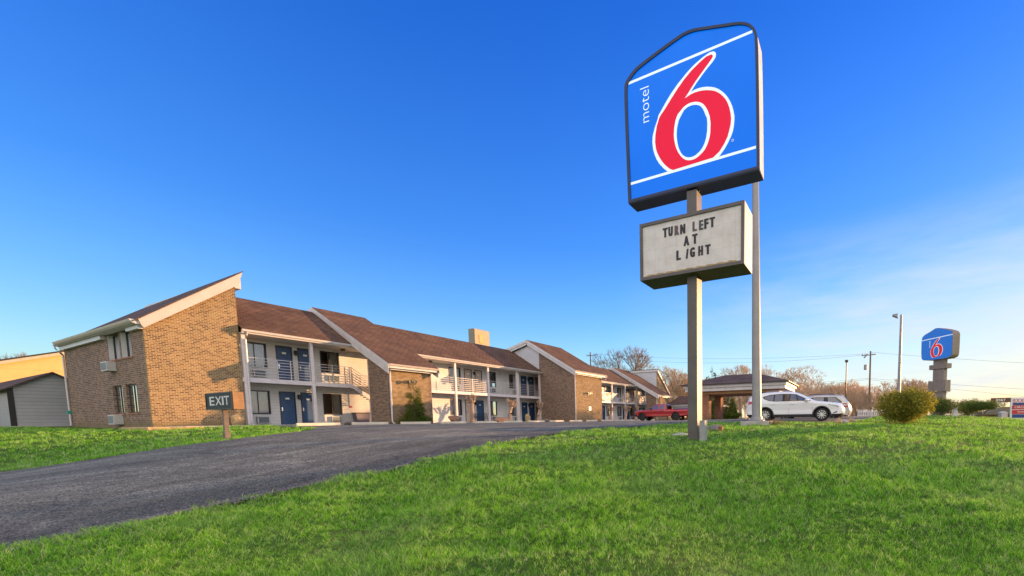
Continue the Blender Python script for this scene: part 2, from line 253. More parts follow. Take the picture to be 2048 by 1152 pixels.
def asphaltmat():
    mt, N, L, P = nodemat('asphalt'); g = N.new('ShaderNodeNewGeometry')
    fine = N.new('ShaderNodeTexVoronoi'); fine.inputs['Scale'].default_value = 58; L.new(g.outputs['Position'], fine.inputs['Vector'])
    n2 = noise(N, L, 60, g.outputs['Position'], 3, 0.8); n = noise(N, L, 0.35, g.outputs['Position'], 6, 0.7, 0.5)
    # worn wheel tracks along the drive's own direction (attribute 'across' is 0 at the lawn edge, 1 at the far edge)
    at = N.new('ShaderNodeAttribute'); at.attribute_name = 'across'; al = N.new('ShaderNodeAttribute'); al.attribute_name = 'along'
    cv = N.new('ShaderNodeCombineXYZ'); L.new(math_(N, L, 'MULTIPLY', at.outputs['Fac'], 9.0), cv.inputs['X']); L.new(math_(N, L, 'MULTIPLY', al.outputs['Fac'], 3.0), cv.inputs['Y'])
    n4 = noise(N, L, 1.0, cv.outputs[0], 6, 0.75, 0.3)
    base = ramp(N, L, n4.outputs['Fac'], [(0.3, (0.070, 0.070, 0.055)), (0.5, (0.130, 0.130, 0.102)), (0.68, (0.23, 0.23, 0.185))])
    ed = ramp(N, L, at.outputs['Fac'], [(0.0, (0.55, 0.55, 0.58)), (0.13, (0.75, 0.75, 0.77)), (0.3, (1.15, 1.13, 1.12)), (1.0, (1.0, 1.0, 1.0))]); c = mixc(N, L, 1.0, base.outputs[0], ed.outputs[0], 'MULTIPLY')
    r1 = ramp(N, L, n.outputs['Fac'], [(0.3, (0.7, 0.7, 0.72)), (0.7, (1.3, 1.28, 1.25))]); c = mixc(N, L, 1.0, c, r1.outputs[0], 'MULTIPLY')
    r2 = ramp(N, L, fine.outputs['Color'], [(0.12, (0.24, 0.24, 0.24)), (0.55, (1.0, 1.0, 1.0)), (0.92, (2.2, 2.2, 2.1))]); c = mixc(N, L, 1.0, c, r2.outputs[0], 'MULTIPLY')
    wob = noise(N, L, 1.3, g.outputs['Position'], 5, 0.7); va = N.new('ShaderNodeVectorMath'); va.operation = 'ADD'; L.new(g.outputs['Position'], va.inputs[0]); L.new(wob.outputs['Color'], va.inputs[1])
    ck = N.new('ShaderNodeTexVoronoi'); ck.feature = 'DISTANCE_TO_EDGE'; ck.inputs['Scale'].default_value = 0.38; L.new(va.outputs[0], ck.inputs['Vector'])
    cm = N.new('ShaderNodeMapRange'); cm.inputs['From Min'].default_value = 0.010; cm.inputs['From Max'].default_value = 0.002; L.new(ck.outputs['Distance'], cm.inputs['Value'])
    n5 = noise(N, L, 0.6, g.outputs['Position'], 3); km = N.new('ShaderNodeMapRange'); km.inputs['From Min'].default_value = 0.48; km.inputs['From Max'].default_value = 0.6; L.new(n5.outputs['Fac'], km.inputs['Value'])
    c = mixc(N, L, math_(N, L, 'MULTIPLY', cm.outputs[0], math_(N, L, 'MULTIPLY', km.outputs[0], 0.8)), c, (0.02, 0.02, 0.02))
    L.new(c, P.inputs['Base Color']); P.inputs['Roughness'].default_value = 0.82; P.inputs['Specular IOR Level'].default_value = 0.35
    bump(N, L, fine.outputs['Distance'], 0.8, 0.012, P)
asphaltmat()
def emitmat(name, base, col):
    """backlit sign plastic"""
    mt, N, L, P = nodemat(name); tc = N.new('ShaderNodeTexCoord'); n = noise(N, L, 0.8, tc.outputs['Object'], 3)
    r = ramp(N, L, n.outputs['Fac'], [(0.2, tuple(c * 0.9 for c in col)), (0.8, col)]); P.inputs['Specular IOR Level'].default_value = 0.2
    P.inputs['Base Color'].default_value = (*base, 1); L.new(r.outputs[0], P.inputs['Emission Color']); P.inputs['Emission Strength'].default_value = 1.0; P.inputs['Roughness'].default_value = 0.45
    return mt
emitmat('lit_blue', (0.0, 0.028, 0.15), (0.0, 0.052, 0.26)); emitmat('lit_red', (0.26, 0.003, 0.012), (0.22, 0.002, 0.014)); emitmat('lit_white', (0.6, 0.62, 0.62), (0.15, 0.19, 0.20))
emitmat('far_blue', (0.01, 0.06, 0.22), (0.008, 0.04, 0.14)); emitmat('far_red', (0.5, 0.02, 0.02), (0.12, 0.004, 0.004)); emitmat('far_white', (0.7, 0.72, 0.74), (0.08, 0.1, 0.12))
def boardmat():
    mt, N, L, P = nodemat('reader_white'); v, z, u = wallvec(N, L)
    b = N.new('ShaderNodeTexBrick'); L.new(v, b.inputs['Vector']); b.inputs['Scale'].default_value = 1; b.offset = 0.0
    b.inputs['Brick Width'].default_value = 0.33; b.inputs['Row Height'].default_value = 0.30; b.inputs['Mortar Size'].default_value = 0.006
    b.inputs['Color1'].default_value = (0.66, 0.62, 0.60, 1); b.inputs['Color2'].default_value = (0.70, 0.66, 0.63, 1); b.inputs['Mortar'].default_value = (0.60, 0.555, 0.53, 1)
    n = noise(N, L, 2.2, v, 8, 0.75); r = ramp(N, L, n.outputs['Fac'], [(0.3, (0.80, 0.78, 0.76)), (0.6, (1, 1, 1))])
    c = mixc(N, L, 1.0, b.outputs['Color'], r.outputs[0], 'MULTIPLY'); L.new(c, P.inputs['Base Color']); P.inputs['Roughness'].default_value = 0.45
boardmat()

# ------------------------------------------------------------------ helpers
def tag(o, label=None, cat=None, group=None, kind=None):
    if label: o['label'] = label
    if cat: o['category'] = cat
    if group: o['group'] = group
    if kind: o['kind'] = kind
    return o
def thing(name, label, cat, loc=(0, 0, 0), group=None, rz=0.0):
    o = bpy.data.objects.new(name, None); COL.objects.link(o); o.location = loc; o.rotation_euler = (0, 0, rz); o.empty_display_size = 0.2
    return tag(o, label, cat, group)
def root_loc(p):
    v = Vector((0, 0, 0))
    while p is not None: v += p.location; p = p.parent
    return v
class MB:
    def __init__(s): s.v = []; s.f = []
    def poly(s, pts): 
        b = len(s.v); s.v += [tuple(p) for p in pts]; s.f.append(tuple(range(b, b + len(pts)))); return s
    def box(s, a, b):
        x0, x1 = sorted((a[0], b[0])); y0, y1 = sorted((a[1], b[1])); z0, z1 = sorted((a[2], b[2])); k = len(s.v)
        s.v += [(x0, y0, z0), (x1, y0, z0), (x1, y1, z0), (x0, y1, z0), (x0, y0, z1), (x1, y0, z1), (x1, y1, z1), (x0, y1, z1)]
        s.f += [tuple(k + i for i in q) for q in ((0, 3, 2, 1), (4, 5, 6, 7), (0, 1, 5, 4), (1, 2, 6, 5), (2, 3, 7, 6), (3, 0, 4, 7))]; return s
    def prism(s, pts, off):
        """extrude the planar polygon pts by the vector off"""
        k = len(s.v); n = len(pts); off = Vector(off); P = [Vector(p) for p in pts]
        s.v += [tuple(p) for p in P] + [tuple(p + off) for p in P]
        s.f.append(tuple(range(k, k + n))); s.f.append(tuple(range(k + 2 * n - 1, k + n - 1, -1)))
        for i in range(n): j = (i + 1) % n; s.f.append((k + j, k + i, k + n + i, k + n + j))
        return s
    def tube(s, pts, r, n=8, cap=True):
        P = [Vector(p) for p in pts]; rr = r if isinstance(r, (list, tuple)) else [r] * len(P); rings = []
        for i, p in enumerate(P):
            d = (P[min(i + 1, len(P) - 1)] - P[max(i - 1, 0)]).normalized()
            u = d.orthogonal() if abs(d.z) < 0.95 else d.cross(Vector((0, 1, 0))); u.normalize(); w2 = d.cross(u)
            k = len(s.v); s.v += [tuple(p + (u * math.cos(2 * math.pi * j / n) + w2 * math.sin(2 * math.pi * j / n)) * rr[i]) for j in range(n)]; rings.append(k)
        for a, b in zip(rings, rings[1:]):
            for j in range(n): s.f.append((a + j, a + (j + 1) % n, b + (j + 1) % n, b + j))
        if cap: s.f.append(tuple(rings[0] + n - 1 - j for j in range(n))); s.f.append(tuple(rings[-1] + j for j in range(n)))
        return s
    def bar(s, a, b, wd, ht):
        """rectangular bar from a to b"""
        a = Vector(a); b = Vector(b); d = (b - a).normalized(); up = Vector((0, 0, 1)) if abs(d.z) < 0.95 else Vector((0, 1, 0))
        u = d.cross(up).normalized() * wd / 2; v = u.normalized().cross(d) * ht / 2
        return s.prism([a - u - v, a + u - v, a + u + v, a - u + v], b - a)
    def lathe(s, prof, c, ax='Z', n=24):
        c = Vector(c); k0 = len(s.v)
        for r, h in prof:
            for j in range(n):
                t = 2 * math.pi * j / n; p = (r * math.cos(t), r * math.sin(t), h)
                p = {'Z': p, 'Y': (p[0], p[2], p[1]), 'X': (p[2], p[0], p[1])}[ax]; s.v.append(tuple(c + Vector(p)))
        for i in range(len(prof) - 1):
            for j in range(n): a = k0 + i * n; s.f.append((a + j, a + (j + 1) % n, a + n + (j + 1) % n, a + n + j))
        return s
    def build(s, name, mat, parent=None, world=True, smooth=False, bevel=0.0, fix=True):
        me = bpy.data.meshes.new(name); off = root_loc(parent) if (world and parent) else Vector((0, 0, 0))
        me.from_pydata([tuple(Vector(v) - off) for v in s.v], [], s.f)
        if fix:
            bm = bmesh.new(); bm.from_mesh(me); bmesh.ops.recalc_face_normals(bm, faces=bm.faces)
            if bevel: bmesh.ops.bevel(bm, geom=[e for e in bm.edges if e.is_manifold and e.calc_face_angle(0) > 0.6], offset=bevel, segments=2, affect='EDGES', profile=0.6)
            bm.to_mesh(me); bm.free()
        if mat: me.materials.append(MATS[mat])
        if smooth: me.polygons.foreach_set('use_smooth', [True] * len(me.polygons))
        o = bpy.data.objects.new(name, me); COL.objects.link(o)
        if parent: o.parent = parent
        return o
def text_mb(txt, O, U, V, h, wx=1.0, nrm=None, thick=0.01, bold=0.0, fit=None):
    """lettering laid on a plane: O is the lower left corner, U the reading direction, V up, h the cap height; fit = total width"""
    c = bpy.data.curves.new('t', 'FONT'); c.body = txt; c.size = 1.0; c.extrude = 0.0; c.offset = bold; c.resolution_u = 4
    o = bpy.data.objects.new('t', c); COL.objects.link(o)
    me = bpy.data.meshes.new_from_object(o.evaluated_get(bpy.context.evaluated_depsgraph_get()))
    bpy.data.objects.remove(o); bpy.data.curves.remove(c)
    vs = [v.co.copy() for v in me.vertices]; fs = [tuple(p.vertices) for p in me.polygons]; bpy.data.meshes.remove(me)
    x0 = min(v.x for v in vs); x1 = max(v.x for v in vs); y0 = min(v.y for v in vs); y1 = max(v.y for v in vs)
    sy = h / (y1 - y0); sx = (fit / (x1 - x0)) if fit else sy * wx
    U = Vector(U).normalized(); V = Vector(V).normalized(); nn = U.cross(V)
    mb = MB(); mb.v = [tuple(Vector(O) + U * (v.x - x0) * sx + V * (v.y - y0) * sy + nn * thick) for v in vs]; mb.f = fs
    return mb

# ------------------------------------------------------------------ ground
CP = [tuple(atD(*p)) for p in [
    (0, 1118, 4.6), (200, 1060, 5.2), (390, 1015, 5.9), (560, 977, 6.6), (780, 935, 7.9), (960, 895, 10.5), (1060, 877, 13.2), (1160, 862, 16.6), (1290, 853, 21),
    (0, 957, 10.5), (200, 918, 10.6), (350, 890, 11.3), (450, 876, 11.9), (560, 868, 13.6), (620, 861, 15.9), (1394, 877, 12), (1513, 848, 19.4), (1700, 850, 18.5),
    (1024, 1152, 3.9), (1400, 1152, 3.8), (2048, 1152, 3.7), (2048, 1000, 5.9), (1024, 1000, 6.4), (1400, 1000, 6.6), (1750, 1000, 6.3), (2048, 900, 9.3), (1700, 900, 9.6), (1394, 930, 8.6),
    (1810, 847, 18), (1900, 838, 27), (1985, 833, 32), (2048, 840, 30), (2048, 850, 17), (1500, 870, 13.5), (1240, 880, 11.8), (1100, 940, 8.4), (296, 862, 18.4), (100, 872, 17.5), (0, 880, 17), (150, 858, 24)]]
G = -0.12
CP += [(8.5, 33, G), (12, 33, G), (14, 30, G - .02), (20, 31, G), (30, 31, G), (30, 25, G), (20, 25, G - .02), (40, 28, G), (50, 31, G), (70, 31, G), (8.5, 47, -.05), (30, 45, G), (70, 45, G), (45, 20, G), (60, 20, G),
       (50, 8, -.09), (43, 12, -.09), (24.8, 1.8, -.19), (24.7, 4.8, -.14), (28, 1, -.14), (37, 17, -.1), (90, 0, -.3), (90, 30, -.1), (5, 52, 0), (-10, 45, -.2), (-15, 25, -.9), (-10, 12, -1.7),
       (0, 0, -1.5), (-6, 4, -1.7), (-8, -8, -2.0), (6, -8, -1.75), (15, -10, -1.2), (25, -14, -.9), (40, -18, -1.2), (60, -20, -1.6), (90, -40, -2.5), (60, 3, -.15), (32, -2, -.05), (10, 25, -.22)]
CP = np.array(CP)
def tps_fit(P, z, lam=0.02):
    n = len(P); d = np.linalg.norm(P[:, None] - P[None], axis=2); K = np.where(d > 0, d * d * np.log(d + 1e-9), 0)
    A = np.zeros((n + 3, n + 3)); A[:n, :n] = K + lam * n * np.eye(n); A[:n, n] = 1; A[:n, n + 1:] = P; A[n, :n] = 1; A[n + 1:, :n] = P.T
    return np.linalg.solve(A, np.concatenate([z, [0, 0, 0]]))
TS = 20.0
_P = CP[:, :2] / TS; _w = tps_fit(_P, CP[:, 2], 0.0004)
def terr(x, y):
    x = np.atleast_1d(np.asarray(x, float)); y = np.atleast_1d(np.asarray(y, float)); out = np.zeros(x.shape)
    for s in range(0, len(x), 20000):
        q = np.stack([x[s:s + 20000], y[s:s + 20000]], 1) / TS; d = np.linalg.norm(q[:, None] - _P[None], axis=2)
        zz = np.where(d > 0, d * d * np.log(d + 1e-9), 0) @ _w[:-3] + _w[-3] + q @ _w[-2:]
        out[s:s + 20000] = zz
    r = np.hypot(x - 35, y - 15); t = np.clip((r - 62) / 60, 0, 1); t = t * t * (3 - 2 * t)
    return np.clip(out, -3, 0.4) * (1 - t) + (-0.35 - np.clip(r - 120, 0, 3000) * 0.002) * t
def tz(x, y): return float(terr([x], [y])[0])

# drive and car park outline, following the photo's edges (world XY)
def g2(px, py, D): v = atD(px, py, D); return (v.x, v.y)
low = [g2(-420, 1290.0, 4.4), g2(-200, 1222.0, 4.45), g2(0, 1158.0, 4.6), g2(100, 1118.0, 4.85), g2(200, 1076.0, 5.2), g2(300, 1048.0, 5.5), g2(390, 1027.0, 5.9), g2(480, 1006.0, 6.2), g2(560, 986.0, 6.6), g2(640, 971.0, 7.05), g2(710, 956.0, 7.45), g2(780, 941.0, 7.9), g2(850, 922.0, 8.9),
       g2(905, 909.0, 9.6), g2(960, 899.0, 10.5), g2(1010, 890.0, 11.7), g2(1060, 881.0, 13.2), g2(1110, 873.0, 14.8), g2(1160, 864.0, 16.6), g2(1220, 859.0, 18.6), g2(1290, 854.5, 20.8), g2(1372, 850.0, 23.5), (23.3, 9.6), (23.0, 7.5)]
lot_right = [(22.7, 5.6), (22.3, 3.6), (22.3, .9), (23.2, .3), (30, -.6), (38, -1.5), (55, -3), (80, -5), (80, 30.9)]
up = [g2(-420, 1010, 9.6), g2(-200, 985, 10.4), g2(0, 957, 10.5), g2(100, 937, 10.5), g2(200, 918, 10.6), g2(280, 903, 10.9), g2(350, 890, 11.3), g2(450, 877, 11.8), g2(510, 872, 12.6), g2(560, 868, 13.4), g2(600, 863.5, 14.9), g2(628, 859.5, 17.0), g2(625, 857, 19.6), g2(560, 856, 21.3), (12.0, 29.6), (8.9, 30.2), (8.9, 31.4)]
low = [(x_ - .0, y_) for x_, y_ in low]
poly = low + lot_right + [(8.9, 30.9)][:0] + [(14.0, 30.9)] + up[::-1][2:]
POLY = np.array(poly)
def inpoly(x, y, P=POLY):
    c = np.zeros(len(x), bool); n = len(P); j = n - 1
    for i in range(n):
        xi, yi = P[i]; xj, yj = P[j]
        if yi != yj: c ^= ((yi > y) != (yj > y)) & (x < (xj - xi) * (y - yi) / (yj - yi) + xi)
        j = i
    return c
def sheet(name, P, dz, mat, step=0.5, attr=False):
    P = [Vector((p[0], p[1])) for p in P]; bd = []
    for i in range(len(P)):
        a, b = P[i], P[(i + 1) % len(P)]; n = max(1, int((b - a).length / step)); bd += [a.lerp(b, k / n) for k in range(n)]
    xs = [p.x for p in P]; ys = [p.y for p in P]; gx, gy = np.meshgrid(np.arange(min(xs), max(xs), step), np.arange(min(ys), max(ys), step)); gx = gx.ravel(); gy = gy.ravel()
    ok = inpoly(gx, gy, np.array([(p.x, p.y) for p in bd])); pts = bd + [Vector((float(a), float(b))) for a, b in zip(gx[ok], gy[ok])]
    r = delaunay_2d_cdt(pts, [(i, (i + 1) % len(bd)) for i in range(len(bd))], [], 1, 1e-5); V = np.array([(v.x, v.y) for v in r[0]]); Z = terr(V[:, 0], V[:, 1]) + dz
    me = bpy.data.meshes.new(name); me.from_pydata([(a, b, c) for (a, b), c in zip(V.tolist(), Z.tolist())], [], [tuple(f) for f in r[2]]); me.materials.append(MATS[mat])
    if me.polygons and me.polygons[0].normal.z < 0: me.flip_normals()
    me.polygons.foreach_set('use_smooth', [True] * len(me.polygons))
    if attr:
        lw = np.array(low); d0 = np.full(len(V), 1e9); al = np.zeros(len(V)); acc = 0
        for i in range(len(lw) - 1):
            a, b = lw[i], lw[i + 1]; ab = b - a; l = np.linalg.norm(ab); t = np.clip(((V - a) @ ab) / (l * l), 0, 1); d = np.linalg.norm(V - a - t[:, None] * ab, axis=1)
            k = d < d0; d0[k] = d[k]; al[k] = (acc + t[k] * l); acc += l
        for nm, arr in (('across', d0 / 7.0), ('along', al / 7.0)):
            A = me.attributes.new(nm, 'FLOAT', 'POINT'); A.data.foreach_set('value', arr.astype(np.float32))
    o = bpy.data.objects.new(name, me); COL.objects.link(o); o['kind'] = 'structure'; return o
# lawn: one polar sheet centred near the camera, reaching the horizon
rs = np.concatenate([[0.0], np.geomspace(0.5, 120, 150), np.geomspace(135, 2500, 14)]); na = 288
vx = [0.0]; vy = [0.0]
for r in rs[1:]:
    t = np.arange(na) * 2 * np.pi / na; vx += list(r * np.cos(t)); vy += list(r * np.sin(t))
vx = np.array(vx); vy = np.array(vy)
def undul(x, y):
    """hummocks of an old lawn, a couple of centimetres high"""
    u = .020 * np.sin(x * 2.3 + 1.4 * np.sin(y * .9)) * np.sin(y * 3.1 + 1.1 * np.sin(x * 1.3)) + .022 * np.sin(x * 1.1 - y * .8 + .7 * np.sin(y * 1.7)) + .010 * np.sin(x * 5.3 + y * 3.7 + 2 * np.sin(x * 1.9))
    return u * np.clip(1 - (np.hypot(x, y) - 30) / 10, 0, 1)
vz = terr(vx, vy) + undul(vx, vy)
ins = inpoly(vx, vy); vz = vz - np.where(ins, 0.05, 0.0)
fs = [(0, 1 + j, 1 + (j + 1) % na) for j in range(na)]
for i in range(len(rs) - 2):
    a = 1 + i * na; b = a + na; fs += [(a + j, b + j, b + (j + 1) % na, a + (j + 1) % na) for j in range(na)]
me = bpy.data.meshes.new('lawn'); me.from_pydata(list(zip(vx.tolist(), vy.tolist(), vz.tolist())), [], fs); me.materials.append(MATS['lawn_soil']); me.polygons.foreach_set('use_smooth', [True] * len(me.polygons))
lawn = bpy.data.objects.new('ground', me); COL.objects.link(lawn); lawn['kind'] = 'structure'
sheet('car_park', poly, 0.012, 'asphalt', 0.45, True)
# pavement along the motel front
mb = MB(); mb.box((9.0, 30.9, -0.45), (70.2, 33.28, -0.075)); mb.box((12.27, 33.28, -0.45), (70.2, 34.88, -0.07)); o = mb.build('pavement', 'concrete', None, bevel=0.01); o['kind'] = 'structure'
# far wooded rise
mb = MB(); prof = []
for i in range(61):
    t = i / 60; a = R_(-75 + 150 * t); r = 420; x = 40 + r * math.cos(a); y = 10 + r * math.sin(a); hgt = 1.0 + 5.0 * abs(math.sin(i * 0.7) * math.cos(i * 0.31)) + (2 if i % 7 == 3 else 0); prof.append((x, y, hgt))
for (x, y, h), (x2, y2, h2) in zip(prof, prof[1:]):
    mb.poly([(x, y, -3), (x2, y2, -3), (x2 * 1.05, y2 * 1.05, h2), (x * 1.05, y * 1.05, h)]); mb.poly([(x * 1.05, y * 1.05, h), (x2 * 1.05, y2 * 1.05, h2), (x2 * 1.5, y2 * 1.5, -4), (x * 1.5, y * 1.5, -4)])
o = mb.build('hills', 'far_hill'); o['kind'] = 'structure'

# ------------------------------------------------------------------ motel
FY, CY, WY = 33.3, 33.3, 34.9           # brick end face, column line, room wall
X0, X0r = 8.53, 12.27                   # end block
B2 = (18.50, 21.80, 29.40); B3 = (38.5, 44.2, 28.5); B4 = (61.5, 65.9, 29.40); BR = 8.38   # brick blocks (x0, x1, front y); main ridge height
DK0, DK1 = 2.53, 2.79                   # deck underside and top
EV = 5.60                               # eave
def roofz(y): return EV + 0.464 * (y - 32.9)
motel = thing('motel', 'long two-storey tan brick and white siding motel with brown shingle roofs and balconies', 'motel', (X0, FY, G))
def wall(axis, c, th, u0, u1, v0, v1, ops):
    """wall slab with openings; axis 'Y': plane Y=c facing -Y, u = X. axis 'X': plane X=c facing -X, u = Y"""
    mb = MB(); us = sorted({u0, u1, *[o[0] for o in ops], *[o[1] for o in ops]}); vs = sorted({v0, v1, *[o[2] for o in ops], *[o[3] for o in ops]})
    P = (lambda u, v, d: (u, c + d, v)) if axis == 'Y' else (lambda u, v, d: (c + d, u, v))
    for a, b in zip(us, us[1:]):
        for e, f in zip(vs, vs[1:]):
            mu_, mv = (a + b) / 2, (e + f) / 2
            if any(o[0] < mu_ < o[1] and o[2] < mv < o[3] for o in ops): continue
            mb.poly([P(a, e, 0), P(b, e, 0), P(b, f, 0), P(a, f, 0)]); mb.poly([P(a, e, th), P(a, f, th), P(b, f, th), P(b, e, th)])
    for o in ops:
        a, b, e, f = o[:4]
        for q in ([(a, e), (b, e)], [(b, e), (b, f)], [(b, f), (a, f)], [(a, f), (a, e)]):
            mb.poly([P(*q[0], 0), P(*q[0], th), P(*q[1], th), P(*q[1], 0)])
    for q in ([(u0, v0), (u1, v0)], [(u1, v0), (u1, v1)], [(u1, v1), (u0, v1)], [(u0, v1), (u0, v0)]):
        mb.poly([P(*q[0], 0), P(*q[1], 0), P(*q[1], th), P(*q[0], th)])
    return mb
# end block: wall facing -X with four windows, shade put into its brick colour
WIN_X = [(36.88, 38.80, 3.69, 5.12), (35.16, 36.72, 3.69, 5.12), (37.18, 38.72, 0.67, 2.23), (35.06, 36.62, 0.67, 2.23)]
EX = 47.05
wall('X', X0, 0.45, FY + 0.24, EX, G - 0.3, 5.28, WIN_X).build('end_wall', 'brick_shade', motel, fix=False)
zl, zr = 5.12, 8.30
mb = MB(); mb.prism([(X0, FY, G - .3), (X0r, FY, G - .3), (X0r, FY, zr), (X0, FY, zl + .18)], (0, 0.24, 0)); mb.build('front_brick_wall', 'brick_tan', motel)
mb = MB(); mb.box((X0r - .24, FY + .245, G), (X0r, EX, 5.6)); mb.prism([(X0r - .24, FY + .245, 5.6), (X0r, FY + .245, 5.6), (X0r, FY + .245, zr), (X0r - .24, FY + .245, zr - .1)], (0, EX - FY - .25, 0)); mb.box((X0 + .46, EX - .25, G), (X0r - .25, EX - .005, 5.3)); mb.build('rear_brick_wall', 'brick_tan', motel)
# shed roof rising towards +X
sl = (8.95 - 5.42) / (12.56 - 8.36)
def shed(x, dz=0.0): return 5.42 + sl * (x - 8.36) + dz
yr0, yr1 = FY - 0.30, 47.2
mb = MB(); dr_ = Vector((0, 0, -.22)); c4_ = [Vector(q_) for q_ in ((8.14, yr0, shed(8.14, -.03)), (12.60, yr0, shed(12.60)), (12.60, yr1, shed(12.60, -.22)), (8.14, yr1, shed(8.14, -.05)))]; mb.prism(c4_, (0, 0, .05)); mb.build('roof', 'shingle_dark', motel)
mb = MB(); mb.prism([(8.33, FY - .27, shed(8.33, -.02)), (12.56, FY - .27, shed(12.56, -.02)), (12.50, FY - .27, shed(12.50, -.25)), (12.44, FY - .27, shed(12.44, -.30)), (12.42, FY - .27, shed(12.42, -.56)), (12.27, FY - .27, shed(12.27, -.62)), (8.50, FY - .27, 4.97), (8.42, FY - .27, 5.10)], (0, 0.262, 0)); mb.build('rake_board', 'pink_trim', motel)
mb = MB(); mb.box((12.20, FY, 8.0), (12.56, yr1 - .3, 8.6)); mb.build('high_fascia', 'white_trim', motel)
# eave of the end wall: soffit boards and gutter
mb = MB(); mb.box((8.22, FY - .2, 5.13), (8.525, 47.15, 5.33)); mb.box((8.34, FY - .02, 4.93), (8.525, 34.98, 5.125)); mb.box((8.34, 39.05, 4.90), (8.525, 47.1, 5.125)); mb.build('eave_boards', 'gutter_white', motel)
mb = MB(); mb.prism([(8.06, 33.05, 5.24), (8.14, 33.05, 5.16), (8.215, 33.05, 5.16), (8.215, 33.05, 5.335), (8.02, 33.05, 5.335)], (0, 13.6, 0)); mb.build('gutter', 'gutter_white', motel)
mb = MB(); mb.tube([(8.10, 46.6, 5.18), (8.12, 46.6, 4.95), (8.3, 46.7, 4.75), (8.45, 46.95, 4.6), (8.46, 46.95, 0.3), (8.42, 46.8, 0.0)], 0.05, 8); dp = mb.build('downspout', 'gutter_white', motel)
mb = MB(); mb.box((8.36, 46.9, 0.78), (8.52, 47.08, 1.0)); mb.build('pipe_cap', 'green_plastic', dp)
def window_X(o, i):
    u0, u1, v0, v1 = o; upp = v0 > 3; d = 0.22 if upp else 0.10
    f = MB(); a = 0.07
    for q in ((u0, u0 + a, v0, v1), (u1 - a, u1, v0, v1), (u0 + a, u1 - a, v0, v0 + a), (u0 + a, u1 - a, v1 - a, v1), ((u0 + u1) / 2 - .03, (u0 + u1) / 2 + .03, v0 + a, v1 - a)): f.box((X0 + d, q[0], q[2]), (X0 + d + .06, q[1], q[3]))
    f = f.build('window', 'frame_bronze', motel)
    mb = MB(); mb.poly([(X0 + d + .03, u0, v0), (X0 + d + .03, u1, v0), (X0 + d + .03, u1, v1), (X0 + d + .03, u0, v1)]); mb.build('pane', 'glass_clear', f, fix=False)
    mb = MB(); n = 40
    for k in range(n): 
        y1_, y2_ = u0 + (u1 - u0) * k / n, u0 + (u1 - u0) * (k + 1) / n; a_, b_ = [X0 + d + .10 + .012 * math.sin(kk * 2.1) for kk in (k, k + 1)]
        mb.poly([(a_, y1_, v0), (b_, y2_, v0), (b_, y2_, v1), (a_, y1_, v1)])
    mb.build('curtain', 'curtain_white', f, fix=False)
    mb = MB(); mb.box((X0 - .05, u0 - .04, v0 - .09), (X0 + d - .01, u1 + .04, v0 - .005)); mb.build('sill', 'brick_red', f)
    if upp:
        MB().box((X0 + .02, u1 - .045, v0), (X0 + d - .01, u1 - .003, v1)).build('reveal_board', 'white_trim', f); MB().box((X0 + .02, u0 + .003, v0), (X0 + d - .01, u0 + .045, v1)).build('reveal_board', 'white_trim', f)
for i, o in enumerate(WIN_X): window_X(o, i)
def ac_unit(c, s, axis):
    mb = MB(); mb.box((c[0], c[1], c[2]), (c[0] + s[0], c[1] + s[1], c[2] + s[2])); a = mb.build('air_conditioner', 'ac_grey', motel, bevel=0.015)
    g = MB()
    if axis == 'X':
        g.box((c[0] - .006, c[1] + .06, c[2] + .06), (c[0] - .002, c[1] + s[1] - .06, c[2] + s[2] - .06)); g.build('grille', 'ac_grille', a)
    else:
        n = 7; h = s[2] - .12
        g.box((c[0] + .07, c[1] - .004, c[2] + .05), (c[0] + s[0] - .07, c[1] - .001, c[2] + s[2] - .05))
        for k in range(n): z = c[2] + .06 + h * k / n; g.box((c[0] + .07, c[1] - .016, z), (c[0] + s[0] - .07, c[1] - .0045, z + h / n * .4))
        g.build('grille', 'ac_grille', a)
ac_unit((X0 - .35, 37.75, 3.05), (.36, .95, .52), 'X'); ac_unit((X0 - .35, 37.5, 0.05), (.36, .95, .54), 'X')

# long room wall with door and window openings, both floors
DOORS_U = [14.65, 15.85, 29.45, 30.72, 37.15, 38.36, 53.95, 60.25, 61.62, 65.62]; DW = 0.90
WINS_U = [(12.95, 14.15), (17.2, 18.42), (27.76, 29.02), (32.2, 33.45), (35.36, 36.5), (39.6, 40.5), (55.3, 56.6), (58.55, 59.8), (62.75, 64.2), (66.95, 68.2), (25.2, 26.4)][:10]
DOORS_L = [14.65, 15.85, 29.42, 30.79, 37.15, 38.36, 53.95, 60.25, 61.62, 65.62]
ops = []
for d in DOORS_U: ops.append((d, d + DW, DK1, 5.18))
for d in DOORS_L: ops.append((d, d + DW, G + .05, 2.15))
for a, b in WINS_U: ops.append((a, b, 3.62, 5.18)); ops.append((a, b, 0.63, 2.15))
wall('Y', WY, 0.15, X0r + .005, 70.0, G - .3, 5.38, ops).build('siding_wall', 'siding_white', motel, fix=False)
